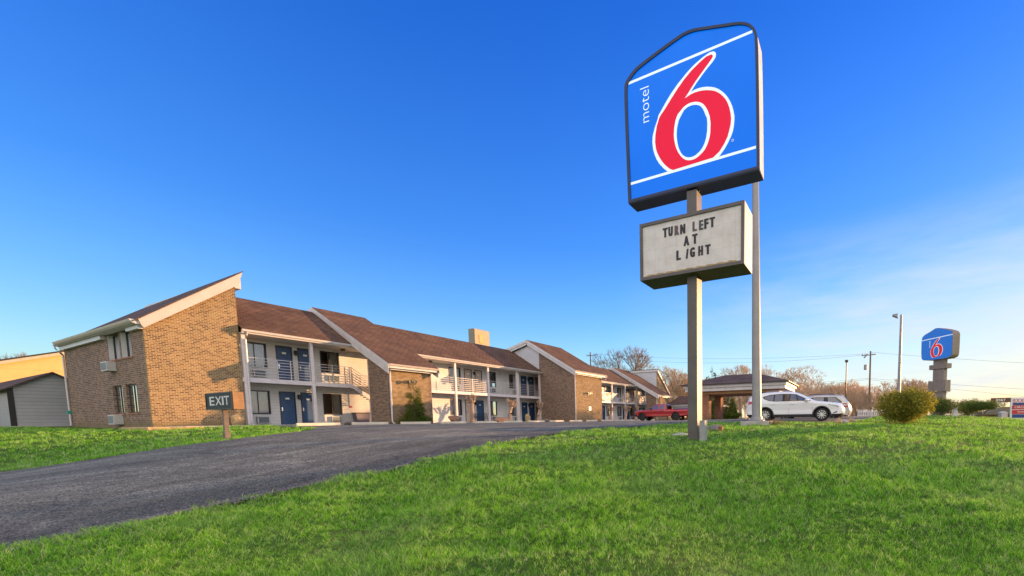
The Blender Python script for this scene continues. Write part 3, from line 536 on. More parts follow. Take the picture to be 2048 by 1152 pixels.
def window_Y(u0, u1, v0, v1, open_=0.0, cm='curtain', side='l'):
    f = MB(); a = 0.06; y = WY + .03
    for q in ((u0, u0 + a, v0, v1), (u1 - a, u1, v0, v1), (u0 + a, u1 - a, v0, v0 + a), (u0 + a, u1 - a, v1 - a, v1)): f.box((q[0], WY - .035, q[2]), (q[1], y + .05, q[3]))
    f.box(((u0 + u1) / 2 - .02, y, v0 + a), ((u0 + u1) / 2 + .02, y + .04, v1 - a))
    f = f.build('window', 'frame_bronze', motel)
    MB().poly([(u0, y + .02, v0), (u1, y + .02, v0), (u1, y + .02, v1), (u0, y + .02, v1)]).build('pane', 'glass_clear', f, fix=False)
    lo, hi = (u0, u1 - (u1 - u0) * open_) if side == 'l' else (u0 + (u1 - u0) * open_, u1)
    mb = MB(); n = max(8, int((hi - lo) * 34))
    for k in range(n):
        a_, b_ = lo + (hi - lo) * k / n, lo + (hi - lo) * (k + 1) / n; p, q = [y + .11 + .018 * math.sin(kk * 1.9) + .008 * math.sin(kk * .7) for kk in (k, k + 1)]
        mb.poly([(a_, p, v0 + .02), (b_, q, v0 + .02), (b_, q, v1 - .02), (a_, p, v1 - .02)])
    mb.build('curtain', cm, f, fix=False)
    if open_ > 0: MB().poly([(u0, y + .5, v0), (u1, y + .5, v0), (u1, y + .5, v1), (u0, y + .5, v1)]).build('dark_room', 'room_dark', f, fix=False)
styles = [(0, 'curtain_white', 'l'), (.45, 'curtain', 'r'), (.0, 'curtain_white', 'l'), (.4, 'curtain_white', 'l'), (.55, 'curtain_white', 'r'), (.0, 'curtain', 'l'), (.3, 'curtain_white', 'l'), (.5, 'curtain_white', 'r'), (.2, 'curtain', 'l'), (.4, 'curtain_white', 'r')]
for (a, b), (o1, c1, s1) in zip(WINS_U, styles):
    window_Y(a, b, 3.62, 5.18, o1, c1, s1); window_Y(a, b, 0.63, 2.15, .6 if abs(a - 17.2) < .1 else o1 * .7, 'curtain' if a < 20 else c1, s1)
    ac_unit((a + .42, WY - .16, 3.06), (.66, .155, .43), 'Y'); ac_unit((a + .42, WY - .16, 0.02), (.66, .155, .47), 'Y')
def door(u, z0, z1, mt_='door_blue'):
    mb = MB(); a = .055
    mb.box((u + a, WY + .02, z0 + .01), (u + DW - a, WY + .07, z1 - a)); d = mb.build('door', mt_, motel)
    if mt_ != 'door_blue': d['label'] = 'door with sun reflection painted in beige'
    f = MB(); f.box((u, WY - .03, z0), (u + a - .002, WY + .09, z1)); f.box((u + DW - a + .002, WY - .03, z0), (u + DW, WY + .09, z1)); f.box((u + a, WY - .03, z1 - a + .002), (u + DW - a, WY + .09, z1)); f.build('frame', 'frame_bronze', d)
    h = MB(); h.box((u + .10, WY - .0, z0 + .92), (u + .16, WY + .018, z0 + 1.16)); h.tube([(u + .13, WY + .015, z0 + 1.0), (u + .13, WY - .05, z0 + 1.0), (u + .25, WY - .055, z0 + 1.0)], .012, 6); h.build('handle', 'chrome', d)
    p = MB(); p.box((u + .34, WY + .005, z1 - .52), (u + .56, WY + .018, z1 - .40)); p.build('number_plate', 'lamp_white', d)
for d in DOORS_U: door(d, DK1, 5.18, 'door_beige_reflect' if d in (29.45, 30.72, 60.25) else 'door_blue')  # beige puts sunlight reflected by these doors into their colour
for d in DOORS_L: door(d, G + .05, 2.15, 'door_beige_reflect' if d == 29.42 else 'door_blue')
# black coach lamps between the paired doors
for u in (15.66, 30.53, 38.2, 61.4):
    for z in (4.85, 1.85):
        mb = MB(); mb.box((u, WY - .03, z - .05), (u + .12, WY - .001, z + .12)); mb.tube([(u + .06, WY - .03, z + .06), (u + .06, WY - .14, z + .12), (u + .06, WY - .16, z + .02)], .015, 6); mb.lathe([(.02, .1), (.09, .03), (.10, -.16), (.07, -.2)], (u + .06, WY - .16, z), 'Z', 10); mb.build('wall_lamp', 'black_metal', motel)
# decks, beams, ceilings
def bay(x0, x1, cols, name, xs=None):
    mb = MB(); mb.box((x0, CY + .06, DK0 + .1), (xs or x1, WY - .003, DK1))
    if xs: mb.box((xs + .001, CY + .9, DK0 + .1), (x1, WY - .003, DK1))
    mb.build('deck_slab', 'deck_concrete', motel)
    mb = MB(); mb.box((x0, CY - .06, DK0), (xs or x1, CY + .055, DK1 + .01)); mb.build('deck_beam', 'column_grey', motel)
    mb = MB(); mb.box((x0, CY - .35, 5.385), (x1, WY + .12, 5.42)); mb.build('ceiling', 'siding_vertical', motel)
    mb = MB(); mb.box((x0, CY - .36, 5.42), (x1, CY - .33, 5.60)); mb.build('fascia', 'pink_trim', motel)
    mb = MB(); mb.prism([(x0, CY - .365, 5.46), (x0, CY - .46, 5.48), (x0, CY - .50, 5.60), (x0, CY - .365, 5.60)], (x1 - x0, 0, 0)); mb.build('gutter', 'gutter_white', motel)
    for c in cols:
        mb = MB(); mb.box((c - .09, CY - .10, G - .02), (c + .09, CY + .09, 5.384)); mb.build('column', 'column_grey', motel, bevel=.01)
def railing(x0, x1, posts, z=DK1 + .01, y=CY - .02, h=1.22):
    mb = MB()
    for k in range(7): zz = z + .14 + (h - .14) * k / 6; mb.box((x0, y - .014, zz - .016), (x1, y + .014, zz + .016))
    for p in posts: mb.box((p - .02, y - .022, z), (p + .02, y + .022, z + h + .02))
    mb.build('balcony_railing', 'rail_metal', motel)
bay(X0r + .003, 19.9, [12.42, 15.9, 19.62], 1, 18.27); bay(19.903, B3[0], [23.35, 27.1, 30.9, 34.81, 38.42], 2); bay(B3[1] + .003, 70.0, [46.6, 50.5, 54.3, 58.29, 62.19, 66.0], 3)
for (x0, x1) in ((B3[0] + .002, B3[1]),):
    mb = MB(); mb.box((x0, CY + (.9 if x0 < 20 else .06), DK0 + .1), (x1, WY - .003, DK1)); mb.box((x0, CY + .06, 5.385), (x1, WY + .12, 5.42)); mb.build('deck_slab', 'deck_concrete', motel)
railing(12.52, 15.8, [12.55, 14.0, 14.7, 15.75]); railing(16.0, 18.24, [16.04, 17.1, 18.2])
for a, b in ((20.6, 23.2), (23.5, 27.0), (27.2, 30.8), (31.0, 34.7), (34.9, 38.35)): railing(a, b, [a + .03, (a + b) / 2, b - .03])
for a, b in ((44.3, 46.5), (46.7, 50.4), (50.6, 54.2), (54.4, 58.2), (58.4, 62.1), (62.3, 65.9)): railing(a, b, [a + .03, (a + b) / 2, b - .03])
# staircase at the right end of the first bay: stringer, treads, sloping rails
def stair(xa, xb, za, zb, flip=1):
    mb = MB(); n = 10
    mb.prism([(xa, CY - .07, za), (xb, CY - .07, zb), (xb, CY - .07, zb - .38), (xa, CY - .07, za - .26)], (0, .09, 0)); mb.build('stair_stringer', 'column_grey', motel)
    t = MB()
    for k in range(n): x = xa + (xb - xa) * (k + .5) / n; z = za + (zb - za) * (k + .5) / n; t.box((x - .13, CY + .03, z - .10), (x + .15, CY + .75, z - .05))
    t.build('stair_treads', 'deck_concrete', motel)
    r = MB()
    for yy in (CY - .03, CY + .78):
        for k in range(6): dz = .2 + 1.02 * k / 5; r.bar((xa, yy, za + dz), (xb, yy, zb + dz), .028, .03)
        for x, z in ((xa + .05, za), (xb - .05, zb)): r.box((x - .02, yy - .02, z), (x + .02, yy + .02, z + 1.25))
    r.build('stair_railing', 'rail_metal', motel)
stair(18.27, 20.3, DK1 + .02, 1.55)
# white corner posts of the passage
# brick blocks standing in front of the column line
def block(x0, x1, y0, ztop, yb=FY - .003, mat='brick_shade', dark='brick_shade'):
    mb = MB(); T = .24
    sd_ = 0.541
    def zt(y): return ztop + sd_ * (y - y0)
    # side walls follow the roof slope, in the shade-toned brick; front wall
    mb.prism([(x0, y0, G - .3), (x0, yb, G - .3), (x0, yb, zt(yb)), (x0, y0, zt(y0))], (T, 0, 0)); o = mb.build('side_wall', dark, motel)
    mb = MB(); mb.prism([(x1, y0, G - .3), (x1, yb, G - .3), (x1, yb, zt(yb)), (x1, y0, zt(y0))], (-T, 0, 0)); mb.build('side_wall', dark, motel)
    mb = MB(); mb.box((x0 + T + .001, y0 + .001, G - .3), (x1 - T - .001, y0 + T, ztop)); mb.build('front_wall', mat, motel)
    mb = MB(); mb.box((x0 + T + .001, yb - T, G - .3), (x1 - T - .001, yb - .001, min(zt(yb), 5.3))); mb.build('back_wall', mat, motel)
def rake_roof(x0, x1, y0, z0, yk, zk, yb2, zb, th=.07, mat='shingle_brown', fas=.42, back_fas=True, drop=0.30):
    """gabled block roof: eave (y0,z0), ridge (yk,zk), back (yb2,zb), with bargeboards on the -X side"""
    prof = [(y0, z0), (yk, zk), (yb2, zb)]
    mb = MB()
    for (ya, za), (yb_, zb_) in zip(prof, prof[1:]): mb.prism([(x0, ya, za), (x0, yb_, zb_), (x0, yb_, zb_ + th), (x0, ya, za + th)], (x1 - x0, 0, 0))
    mb.build('roof', mat, motel)
    for xx in (x0 - .035, x1 + .002):
        mb = MB()
        for (ya, za), (yb_, zb_) in zip(prof, prof[1:]):
            mb.prism([(xx, ya, za + .05), (xx, yb_, zb_ + .05), (xx, yb_, zb_ - fas * .45), (xx, ya, za - fas * .45)], (.033, 0, 0))
            s = 1 if xx < x0 else -1; x2 = xx + .05 * s
            mb.prism([(x2, ya + .05, za - fas * .45 + .1), (x2, yb_, zb_ - fas * .45 + .1), (x2, yb_, zb_ - fas), (x2, ya + .1, za - fas)], (.02, 0, 0))
        mb.build('bargeboard', 'white_trim', motel)
    mb = MB(); mb.box((x0 + .3, y0 + .33, z0 - .30), (x1 - .3, y0 + .56, z0 - .03)); mb.box((x0 + .1, y0 + .10, z0 - .20), (x1 - .1, y0 + .32, z0 + .02)); mb.build('front_fascia', 'white_trim', motel)
    mb = MB(); mb.prism([(x0 + .02, y0 + .095, z0 - .07), (x0 + .02, y0 + .0, z0 - .05), (x0 + .02, y0 - .05, z0 + .07), (x0 + .02, y0 + .095, z0 + .07)], (x1 - x0 - .04, 0, 0)); mb.build('gutter', 'pink_trim', motel)
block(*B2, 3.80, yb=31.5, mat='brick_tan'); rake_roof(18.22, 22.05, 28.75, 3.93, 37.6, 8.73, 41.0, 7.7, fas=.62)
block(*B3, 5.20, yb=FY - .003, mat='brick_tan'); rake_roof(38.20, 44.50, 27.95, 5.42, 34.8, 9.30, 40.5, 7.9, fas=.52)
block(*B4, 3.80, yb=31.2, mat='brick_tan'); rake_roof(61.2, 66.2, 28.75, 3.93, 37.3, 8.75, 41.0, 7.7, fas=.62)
# white gable panel above the second bay's roof
mb = MB(); mb.prism([(B3[0] + .02, FY + .01, 5.9), (B3[0] + .02, FY + .01, 7.98), (B3[0] + .02, 34.8, 8.8), (B3[0] + .02, 38.4, 7.85)], (.1, 0, 0)); mb.build('gable_panel', 'siding_gable', motel)
# main roofs
for x0, x1 in ((X0r + .01, 38.55), (38.56, 70.2)):
    mb = MB()
    for (ya, za), (yb_, zb_) in zip([(CY - .42, EV), (37.6, BR), (45.0, 5.2)], [(37.6, BR), (45.0, 5.2)]): mb.prism([(x0, ya, za), (x0, yb_, zb_), (x0, yb_, zb_ + .06), (x0, ya, za + .06)], (x1 - x0, 0, 0))
    mb.build('roof', 'shingle_brown', motel)
# end gable block beyond: white panel and lit brick face with a falling rake
xe = 70.22
mb = MB(); mb.prism([(xe, 33.4, 5.3), (xe, 33.4, 8.9), (xe, 38.3, 8.95), (xe, 38.3, 7.6)], (.12, 0, 0)); mb.build('gable_panel', 'siding_gable', motel)
mb = MB(); mb.prism([(xe, 33.2, G), (xe, 33.2, 8.85), (xe + 4.6, 33.2, 5.35), (xe + 4.6, 33.2, G)], (0, .19, 0)); mb.build('front_brick_wall', 'brick_tan', motel)
mb = MB(); mb.prism([(xe - .2, 32.95, 9.05), (xe + 5.3, 32.95, 4.95), (xe + 5.15, 32.95, 4.55), (xe - .2, 32.95, 8.60)], (0, .24, 0)); mb.build('rake_board', 'pink_trim', motel)
mb = MB(); mb.box((xe - .22, 32.96, 8.78), (xe - .01, 39.0, 9.12)); mb.build('high_fascia', 'white_trim', motel)
mb = MB(); mb.prism([(xe - .25, 32.9, 9.13), (xe + 5.4, 32.9, 4.98), (xe + 5.4, 32.9, 5.05), (xe - .25, 32.9, 9.2)], (0, 14, 0)); mb.build('roof', 'shingle_dark', motel)
# downspouts on the blocks and the first bay
def spout(x, y, z0, z1, dx=0.0):
    mb = MB(); mb.tube([(x + dx, y - .32, z1 + .12), (x + dx, y - .30, z1 - .05), (x, y - .08, z1 - .32), (x, y - .07, z0 + .15), (x, y - .14, z0 + .04), (x, y - .3, z0)], .055, 8); mb.build('downspout', 'gutter_white', motel)
spout(B2[0] + .12, B2[2], G + .05, 3.8); spout(B3[0] + .15, B3[2], G + .05, 5.2); spout(B4[0] + .12, B4[2], G + .05, 3.8); spout(12.50, CY - .06, G + .05, 5.35); spout(34.95, CY - .05, G + .05, 5.4)
# brown light fittings under the ceilings, floodlights and a plaque
for x, z in ((18.3, 5.38), (25.3, 5.38), (25.3, 2.6)):
    mb = MB(); mb.lathe([(.0, 0), (.16, 0), (.16, -.07), (.11, -.14), (.0, -.15)], (x, 34.1, z), 'Z', 14); mb.build('ceiling_lamp', 'brown_metal', motel)
for bl in (B2, B3):
    cx = (bl[0] + bl[1]) / 2 - .1; y = bl[2]; z = 2.9 if bl is B2 else 3.15
    mb = MB(); mb.box((cx - .09, y - .05, z - .12), (cx + .09, y - .002, z + .12)); mb.tube([(cx, y - .05, z), (cx - .12, y - .28, z + .02)], .025, 6); mb.tube([(cx, y - .05, z), (cx + .16, y - .22, z + .02)], .025, 6)
    mb.lathe([(.05, 0), (.13, -.10), (.14, -.18), (.0, -.17)], (cx - .18, y - .25, z), 'Y', 12); mb.lathe([(.05, 0), (.11, -.10), (.12, -.18), (.0, -.17)], (cx + .22, y - .2, z + .03), 'Y', 12); mb.box((cx - .02, y - .07, z - .5), (cx + .01, y - .04, z - .12)); mb.build('floodlight', 'black_metal', motel)
mb = MB(); mb.box((41.3, B3[2] - .03, 1.15), (41.75, B3[2] - .002, 1.62)); mb.build('wall_plaque', 'lamp_white', motel)
mb = MB(); mb.box((18.95, WY - .05, 1.15), (19.1, WY - .003, 1.3)); mb.build('alarm_box', 'red_box', motel)

# ------------------------------------------------------------------ things by the motel
mb = MB(); mb.box((7.39, 29.5, -.5), (9.25, 33.0, -.095)); tag(mb.build('concrete_pad', 'rock_tan', None, bevel=.02), 'low mossy concrete pad at the foot of the end brick wall', 'concrete pad')
def boulder(c, s, mat, seed, label, name='boulder', grp=None, pts=14, cat='boulder'):
    r = random.Random(seed); bm = bmesh.new(); bmesh.ops.create_icosphere(bm, subdivisions=3, radius=1)
    ax = [Vector((r.gauss(0, 1), r.gauss(0, 1), r.gauss(0, 1))).normalized() for _ in range(pts)]; cut = [r.uniform(.62, .95) for _ in ax]
    for v in bm.verts:
        p = v.co.copy()
        for a, cc in zip(ax, cut):
            d = p.dot(a)
            if d > cc: p -= a * (d - cc)
        p *= 1 + .05 * math.sin(p.x * 9 + seed) * math.cos(p.y * 8)
        v.co = Vector((p.x * s[0], p.y * s[1], p.z * s[2]))
    me = bpy.data.meshes.new(name); bm.to_mesh(me); bm.free(); me.materials.append(MATS[mat]); o = bpy.data.objects.new(name, me); COL.objects.link(o); o.location = (c[0], c[1], c[2] + s[2] * .75); tag(o, label, cat, grp); return o
b = onY(478, 851, 32.7); boulder((b.x, 32.75, G), (.34, .22, .42), 'rock_tan', 3, 'tall flat split boulder leaning at the right corner of the end brick wall')
b = onY(909, 848, 31.9); boulder((b.x, 31.9, G + .04), (.62, .4, .42), 'rock_brown', 5, 'rounded brown boulder left of the leftmost pollarded tree', grp='boulders along the motel pavement')
b = onY(1002, 848, 31.9); boulder((b.x, 31.9, G), (.95, .5, .30), 'rock_brown', 9, 'wide flat brown boulder between the two leftmost pollarded trees', grp='boulders along the motel pavement')
b = onY(1056, 846, 32.4); boulder((b.x, 32.4, G), (.35, .3, .55), 'rock_tan', 12, 'upright tan boulder beside the dark blue ground-floor door near the brick block', grp='boulders along the motel pavement')
b = onY(1092, 846, 27.6); boulder((b.x, 27.7, G), (.5, .4, .2), 'rock_dark', 15, 'low dark rock at the foot of the tall shaded brick wall', grp='boulders along the motel pavement')
b = onY(703, 849, 31.0); boulder((b.x - .25, 30.6, G), (.42, .3, .13), 'rock_dark', 17, 'flat dark rock between the first two wheel stops', grp='boulders along the motel pavement')
# planter bin at the foot of the stairs
b = onY(726, 846, 34.3); t = thing('planter', 'grey purple planter box under the outdoor staircase', 'planter', (b.x, 34.2, G))
MB().prism([(-.42, 0, .06), (.42, 0, .06), (.52, 0, .82), (-.52, 0, .82)], (0, .5, 0)).build('tub', 'plastic_bin', t, world=False, bevel=.02)
MB().box((-.56, -.04, .82), (.56, .54, .9)).build('rim', 'brown_metal', t, world=False, bevel=.01)
# wheel stops
ws = MB(); ws.prism([(-1.0, -.085, 0), (-1.0, .085, 0), (-1.0, .065, .15), (-1.0, -.065, .15)], (2.0, 0, 0)); w0 = None
WSX = [12.55, 15.2, 18.05, 20.9, 23.8, 26.65, 29.5, 32.35, 35.35, 38.25, 41.2, 44.3, 46.9, 49.9, 52.8]
WL = ['leftmost wheel stop, in front of the blue ground-floor doors', 'second wheel stop from the left, before the lit wall under the stairs', 'third wheel stop from the left, before the conical holly', 'fourth wheel stop from the left, in front of white siding',
      'fifth wheel stop from the left, at the leftmost pollarded tree', 'sixth wheel stop from the left, before the second pollarded tree', 'seventh wheel stop from the left, before the dark blue door', 'wheel stop at the left end of the tall shaded brick wall', 'wheel stop at the middle corner of the tall brick block',
      'wheel stop before the lit face of the tall brick block', 'wheel stop at the right end of the tall brick block', 'wheel stop before the first far pollarded tree', 'wheel stop just left of the red pickup truck', 'wheel stop seen under the front of the red pickup truck', 'wheel stop seen under the bed of the red pickup truck']
for i, (x, lb) in enumerate(zip(WSX, WL)):
    if w0 is None: o = w0 = ws.build('wheel_stop', 'stop_concrete', None, bevel=.012)
    else: o = w0.copy(); COL.objects.link(o)
    o.location = (x, 26.0, tz(x, 26.0) + .012); o.rotation_euler = (0, 0, rnd.uniform(-.012, .012)); tag(o, 'pale concrete ' + lb, 'wheel stop', 'wheel stops along the car park edge')
# metal garden chairs
def chair_thing(x, y, rz, label, first=None):
    if first is None:
        t = thing('garden_chair', label, 'chair', (x, y, G), 'metal chairs on the pavement', rz)
        f = MB()
        for sx in (-.24, .24):
            f.tube([(sx, -.25, 0), (sx, -.22, .42), (sx, -.24, .64), (sx, .10, .66), (sx, .24, .62)], .016, 6); f.tube([(sx, .3, 0), (sx, .22, .42), (sx, .34, .92)], .016, 6)
        f.tube([(-.24, .34, .92), (0, .36, .98), (.24, .34, .92)], .016, 6); f.build('frame', 'black_metal', t, world=False)
        s = MB(); 
        for k in range(7): s.box((-.23 + k * .068, -.23, .41), (-.19 + k * .068, .22, .43))
        s.build('seat', 'black_metal', t, world=False)
        b = MB()
        for k in range(6): b.bar((-.2 + k * .08, .22, .44), (-.2 + k * .08, .345, .94), .02, .015)
        b.build('backrest', 'black_metal', t, world=False); return t
    c = first.copy(); COL.objects.link(c); c.location = (x, y, G); c.rotation_euler = (0, 0, rz); c['label'] = label
    for ch in first.children: k = ch.copy(); COL.objects.link(k); k.parent = c
    return c
b1, b2, b3 = onY(957, 846, 34.2), onY(973, 846, 34.2), onY(985, 846, 34.2)
c0 = chair_thing(b1.x, 34.2, .4, 'black metal garden chair just right of the leftmost pollarded trunk'); chair_thing(b2.x, 34.2, -.3, 'black metal garden chair in the middle of three by the siding wall', c0); chair_thing(b3.x, 34.3, -.8, 'black metal garden chair nearest the boulder, rightmost of three', c0)

# shed, yellow building
t = thing('metal_shed', 'grey steel garage shed with low gable roof beyond the end of the motel', 'shed', (6.7, 50, 0))
sy = 50.0; A = onY(14, 777, sy); Bp = onY(103, 744.5, sy); x0, zr_ = 6.72, 2.48; xk, zk = Bp.x, Bp.z - .08; x1 = 2 * xk - x0
MB().prism([(x0, sy, -.1), (x1, sy, -.1), (x1, sy, zr_), (xk, sy, zk), (x0, sy, zr_)], (0, .08, 0)).build('front_panel', 'steel_siding', t)
MB().prism([(x0, sy + .085, -.1), (x0, 66, -.1), (x0, 66, zr_), (x0, sy + .085, zr_)], (.06, 0, 0)).build('side_panel', 'ribbed_steel', t)
MB().box((x0 - .06, sy - .03, -.1), (x0 + .18, sy - .003, zr_ + .05)).build('corner_trim', 'black_metal', t)
MB().prism([(xk - .62, sy - .02, zk - .36), (xk + .62, sy - .02, zk - .36), (xk, sy - .02, zk - .02)], (0, .018, 0)).build('gable_vent', 'ribbed_steel', t)
s_ = (zk - zr_) / (xk - x0)
MB().prism([(x0 - .35, sy - .25, zr_ - .35 * s_), (xk, sy - .25, zk), (xk, sy - .25, zk + .10), (x0 - .35, sy - .25, zr_ - .35 * s_ + .10)], (0, 16.5, 0)).prism([(x1 + .35, sy - .25, zr_ - .35 * s_), (xk, sy - .25, zk), (xk, sy - .25, zk + .10), (x1 + .35, sy - .25, zr_ - .35 * s_ + .10)], (0, 16.5, 0)).build('roof', 'shingle_dark', t)
mb = MB(); mb.box((1.0, 49.2, -.5), (9, 50.0, .02)); o = mb.build('shed_apron', 'concrete'); o['kind'] = 'structure'
yb = 70.0
t = thing('yellow_building', 'large yellow walled building behind the steel shed', 'building', (5, yb, 0))
a = onY(-260, 763, yb); b = onY(150, 701, yb)
MB().prism([(a.x, yb, -.5), (b.x + 2, yb, -.5), (b.x + 2, yb, b.z + 2 * (b.z - a.z) / (b.x - a.x) - .1), (a.x, yb, a.z - .1)], (0, 20, 0)).build('wall', 'yellow_panel', t)
sl2 = (b.z - a.z) / (b.x - a.x)
MB().prism([(a.x - .3, yb - .3, a.z - .3), (b.x + 2, yb - .3, b.z + 2 * sl2 - .25), (b.x + 2, yb - .3, b.z + 2 * sl2), (a.x - .3, yb - .3, a.z)], (0, 20.5, 0)).build('roof', 'faded_cream', t)
MB().prism([(a.x - .4, yb - .35, a.z), (b.x + 2, yb - .35, b.z + 2 * sl2 + .03), (b.x + 2, yb - .35, b.z + 2 * sl2 + .14), (a.x - .4, yb - .35, a.z + .11)], (0, 20.6, 0)).build('roof_edge', 'frame_bronze', t)

# old board standing up behind the second bay's roof
ys = 45.0; p0 = onY(948, 655, ys); p1 = onY(979, 666, ys)
t = thing('old_roof_sign', 'faded tan box sign rising behind the motel roof', 'sign', ((p0.x + p1.x) / 2, ys + .4, G))
x0, x1, zt_, zb_ = p0.x, p1.x, 12.05, 9.0
MB().box((x0, ys + .05, zb_), (x1, ys + 1.05, zt_)).build('cabinet', 'tan_side', t)
MB().box((x0 + .06, ys - .0, zb_ + .04), (x1 - .1, ys + .045, zt_ - .08)).build('face', 'tan_panel', t)
MB().box((x0 + .75, ys - .03, zb_ + 1.25), (x0 + 1.5, ys - .004, zb_ + 2.35)).build('emblem', 'faded_yellow', t)
mb = text_mb('Q', (x0 + .86, ys - .034, zb_ + 1.45), (1, 0, 0), (0, 0, 1), .72, fit=.5, thick=.0); mb.build('emblem_mark', 'faded_cream', t, fix=False)
mb = text_mb('Quality', (x0 + .2, ys - .008, zb_ + .32), (1, 0, 0), (0, 0, 1), .72, fit=2.05, thick=.0, bold=.01); mb.build('lettering', 'sign_white', t, fix=False)
for q in (x0 + .5, x1 - .6): MB().box((q, ys + .3, G), (q + .22, ys + .52, zb_ - .003)).build('post', 'galv', t)

# ------------------------------------------------------------------ canopy and low wing
Xc = 43.27; yl = 17.35; yr = 6.40; xb = 50.7; z0c, z1c = 2.98, 3.62
t = thing('entrance_canopy', 'wide drive-through canopy with hipped dark roof and white fascia on brick piers', 'canopy', (46, 12, tz(46, 12)))
MB().box((Xc, yr, z0c + .36), (xb, yl, z1c)).build('fascia', 'white_trim', t)
MB().box((Xc + .15, yr + .15, z0c), (xb - .15, yl - .15, z0c + .355)).build('lower_fascia', 'white_trim', t)
MB().box((Xc + .8, yr + .8, z0c - .3), (xb - .8, yl - .8, z0c - .004)).build('soffit', 'soffit', t)
e = .25; rx = (Xc + xb) / 2; ry0, ry1 = yr + 3.6, yl - 3.6; zk = 4.95; q = [(Xc - e, yr - e, z1c + .095), (xb + e, yr - e, z1c + .095), (xb + e, yl + e, z1c + .095), (Xc - e, yl + e, z1c + .095)]; r0, r1 = (rx, ry0, zk), (rx, ry1, zk); MB().box((Xc - e, yr - e, z1c + .004), (xb + e, yl + e, z1c + .09)).build('roof_edge', 'frame_bronze', t)
MB().poly([q[0], q[1], r0]).poly([q[1], q[2], r1, r0]).poly([q[2], q[3], r1]).poly([q[3], q[0], r0, r1]).poly(q[::-1]).build('roof', 'shingle_dark', t)
def pier(px0, px1, x, dep, mat):
    a = onX(px0, 820, x).y; b = onX(px1, 820, x).y; MB().box((x, b, -.4), (x + dep, a, z0c - .31)).build('brick_pier', mat, t)
pier(1402, 1417.5, Xc + .9, .9, 'brick_red'); pier(1429.5, 1441.5, Xc + 5.0, 1.0, 'brick_red'); pier(1573, 1586, Xc + 5.0, 1.0, 'brick_red')
a = onX(1419, 820, Xc + .9).y
# low wing with brown roof joining canopy and motel
t = thing('lobby_wing', 'single-storey wing with brown roof and white fascia behind the red pickup', 'building', (76, 28, G))
MB().box((72.6, 24, G - .2), (84, 31.5, 2.35)).build('wall', 'brick_red', t); MB().box((71.6, 23.5, 2.36), (84.5, 31.8, 2.8)).build('fascia', 'white_trim', t); MB().box((71.9, 23.7, 2.0), (72.58, 31.7, 2.355)).build('lower_fascia', 'white_trim', t)
q = [(71.3, 23.2, 2.81), (85, 23.2, 2.81), (85, 32, 2.81), (71.3, 32, 2.81)]; r0, r1 = (78, 26, 4.6), (78, 32, 4.6)
MB().poly([q[0], q[1], r0]).poly([q[1], q[2], r1, r0]).poly([q[2], q[3], r1]).poly([q[3], q[0], r0, r1]).poly(q[::-1]).build('roof', 'shingle_brown', t)
MB().box((72.4, 25.0, 1.0), (72.595, 26.2, 2.0)).build('notice_board', 'faded_cream', t)

# ------------------------------------------------------------------ the tall sign by the drive
PX0, PX1, PYa, PYb = 11.32, 11.74, 4.115, 4.405
gz = tz(11.5, 4.2)
t = thing('motel_pole_sign', 'tall pole sign with backlit blue board, large red number and white reader board', 'sign', (11.53, 4.26, gz))
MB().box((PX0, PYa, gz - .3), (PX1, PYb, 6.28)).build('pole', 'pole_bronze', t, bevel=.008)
XF, DB = 11.255, 0.55
OUT = [(1256.4, 405.9), (1249.1, 220), (1248.2, 177), (1249.9, 165.3), (1256.5, 153.8), (1264.7, 142.3), (1273, 133.2), (1306, 107.6), (1339, 83.2), (1362, 67.2), (1375.2, 60.6), (1388.4, 56.2), (1413.2, 52.4), (1454.4, 46.3), (1474.2, 43.3), (1487.4, 43.3), (1499, 46.3), (1507.2, 53.2), (1512.1, 61.4), (1515.1, 73), (1517.0, 160), (1518.1, 250), (1518.9, 336.8)]
def smooth_closed(pts, keep=(0, -1), it=1):
    for _ in range(it):
        n = len(pts); out = []
        for i in range(n):
            p = Vector(pts[i]); q = Vector(pts[(i + 1) % n]); k = [kk % n for kk in keep]
            if i in k and (i + 1) % n in k: out += [pts[i]]; continue
            out += [tuple(p)] if i in k else [tuple(p.lerp(q, .25))]
            if (i + 1) % n not in k: out.append(tuple(p.lerp(q, .75)))
        keep = [j for j, o_ in enumerate(out) if any((Vector(o_) - Vector(pts[kk])).length < 1e-6 for kk in k)]; pts = out
    return pts
def face(pts, x, thick, name, mat, parent):
    """flat shape cut from sheet: traced outline on the plane X = x, given real thickness"""
    P = [onX(p[0], p[1], XF) for p in pts]; P = [Vector((x, q.y, q.z)) for q in P]
    return MB().prism(P, (thick, 0, 0)).build(name, mat, parent)
def inset(pts, d):
    n = len(pts); out = []; area = sum(pts[i][0] * pts[(i + 1) % n][1] - pts[(i + 1) % n][0] * pts[i][1] for i in range(n)); s = 1 if area > 0 else -1
    for i in range(n):
        a, b, c = Vector(pts[i - 1]), Vector(pts[i]), Vector(pts[(i + 1) % n]); d1 = (b - a).normalized(); d2 = (c - b).normalized()
        n1 = Vector((-d1.y, d1.x)) * s; n2 = Vector((-d2.y, d2.x)) * s; m_ = (n1 + n2); m_ = m_ / max(m_.length_squared, 1e-9) * 2; m_ *= 1
        out.append(tuple(b + m_ * d * .5 * 1.0 if False else b + (n1 + n2) * d / max(1 + n1.dot(n2), .3)))
    return out
O2 = smooth_closed(OUT, (0, len(OUT) - 1), 1); IN = inset(O2, 5.6)
cabP = [Vector((XF, onX(*p, XF).y, onX(*p, XF).z)) for p in O2]; inP = [Vector((XF, onX(*p, XF).y, onX(*p, XF).z)) for p in IN]
mb = MB(); k = len(cabP)       # frame ring with depth
mb.v = [tuple(p) for p in cabP] + [tuple(p) for p in inP] + [tuple(p + Vector((.06, 0, 0))) for p in inP] + [tuple(p + Vector((.06, 0, 0))) for p in cabP]
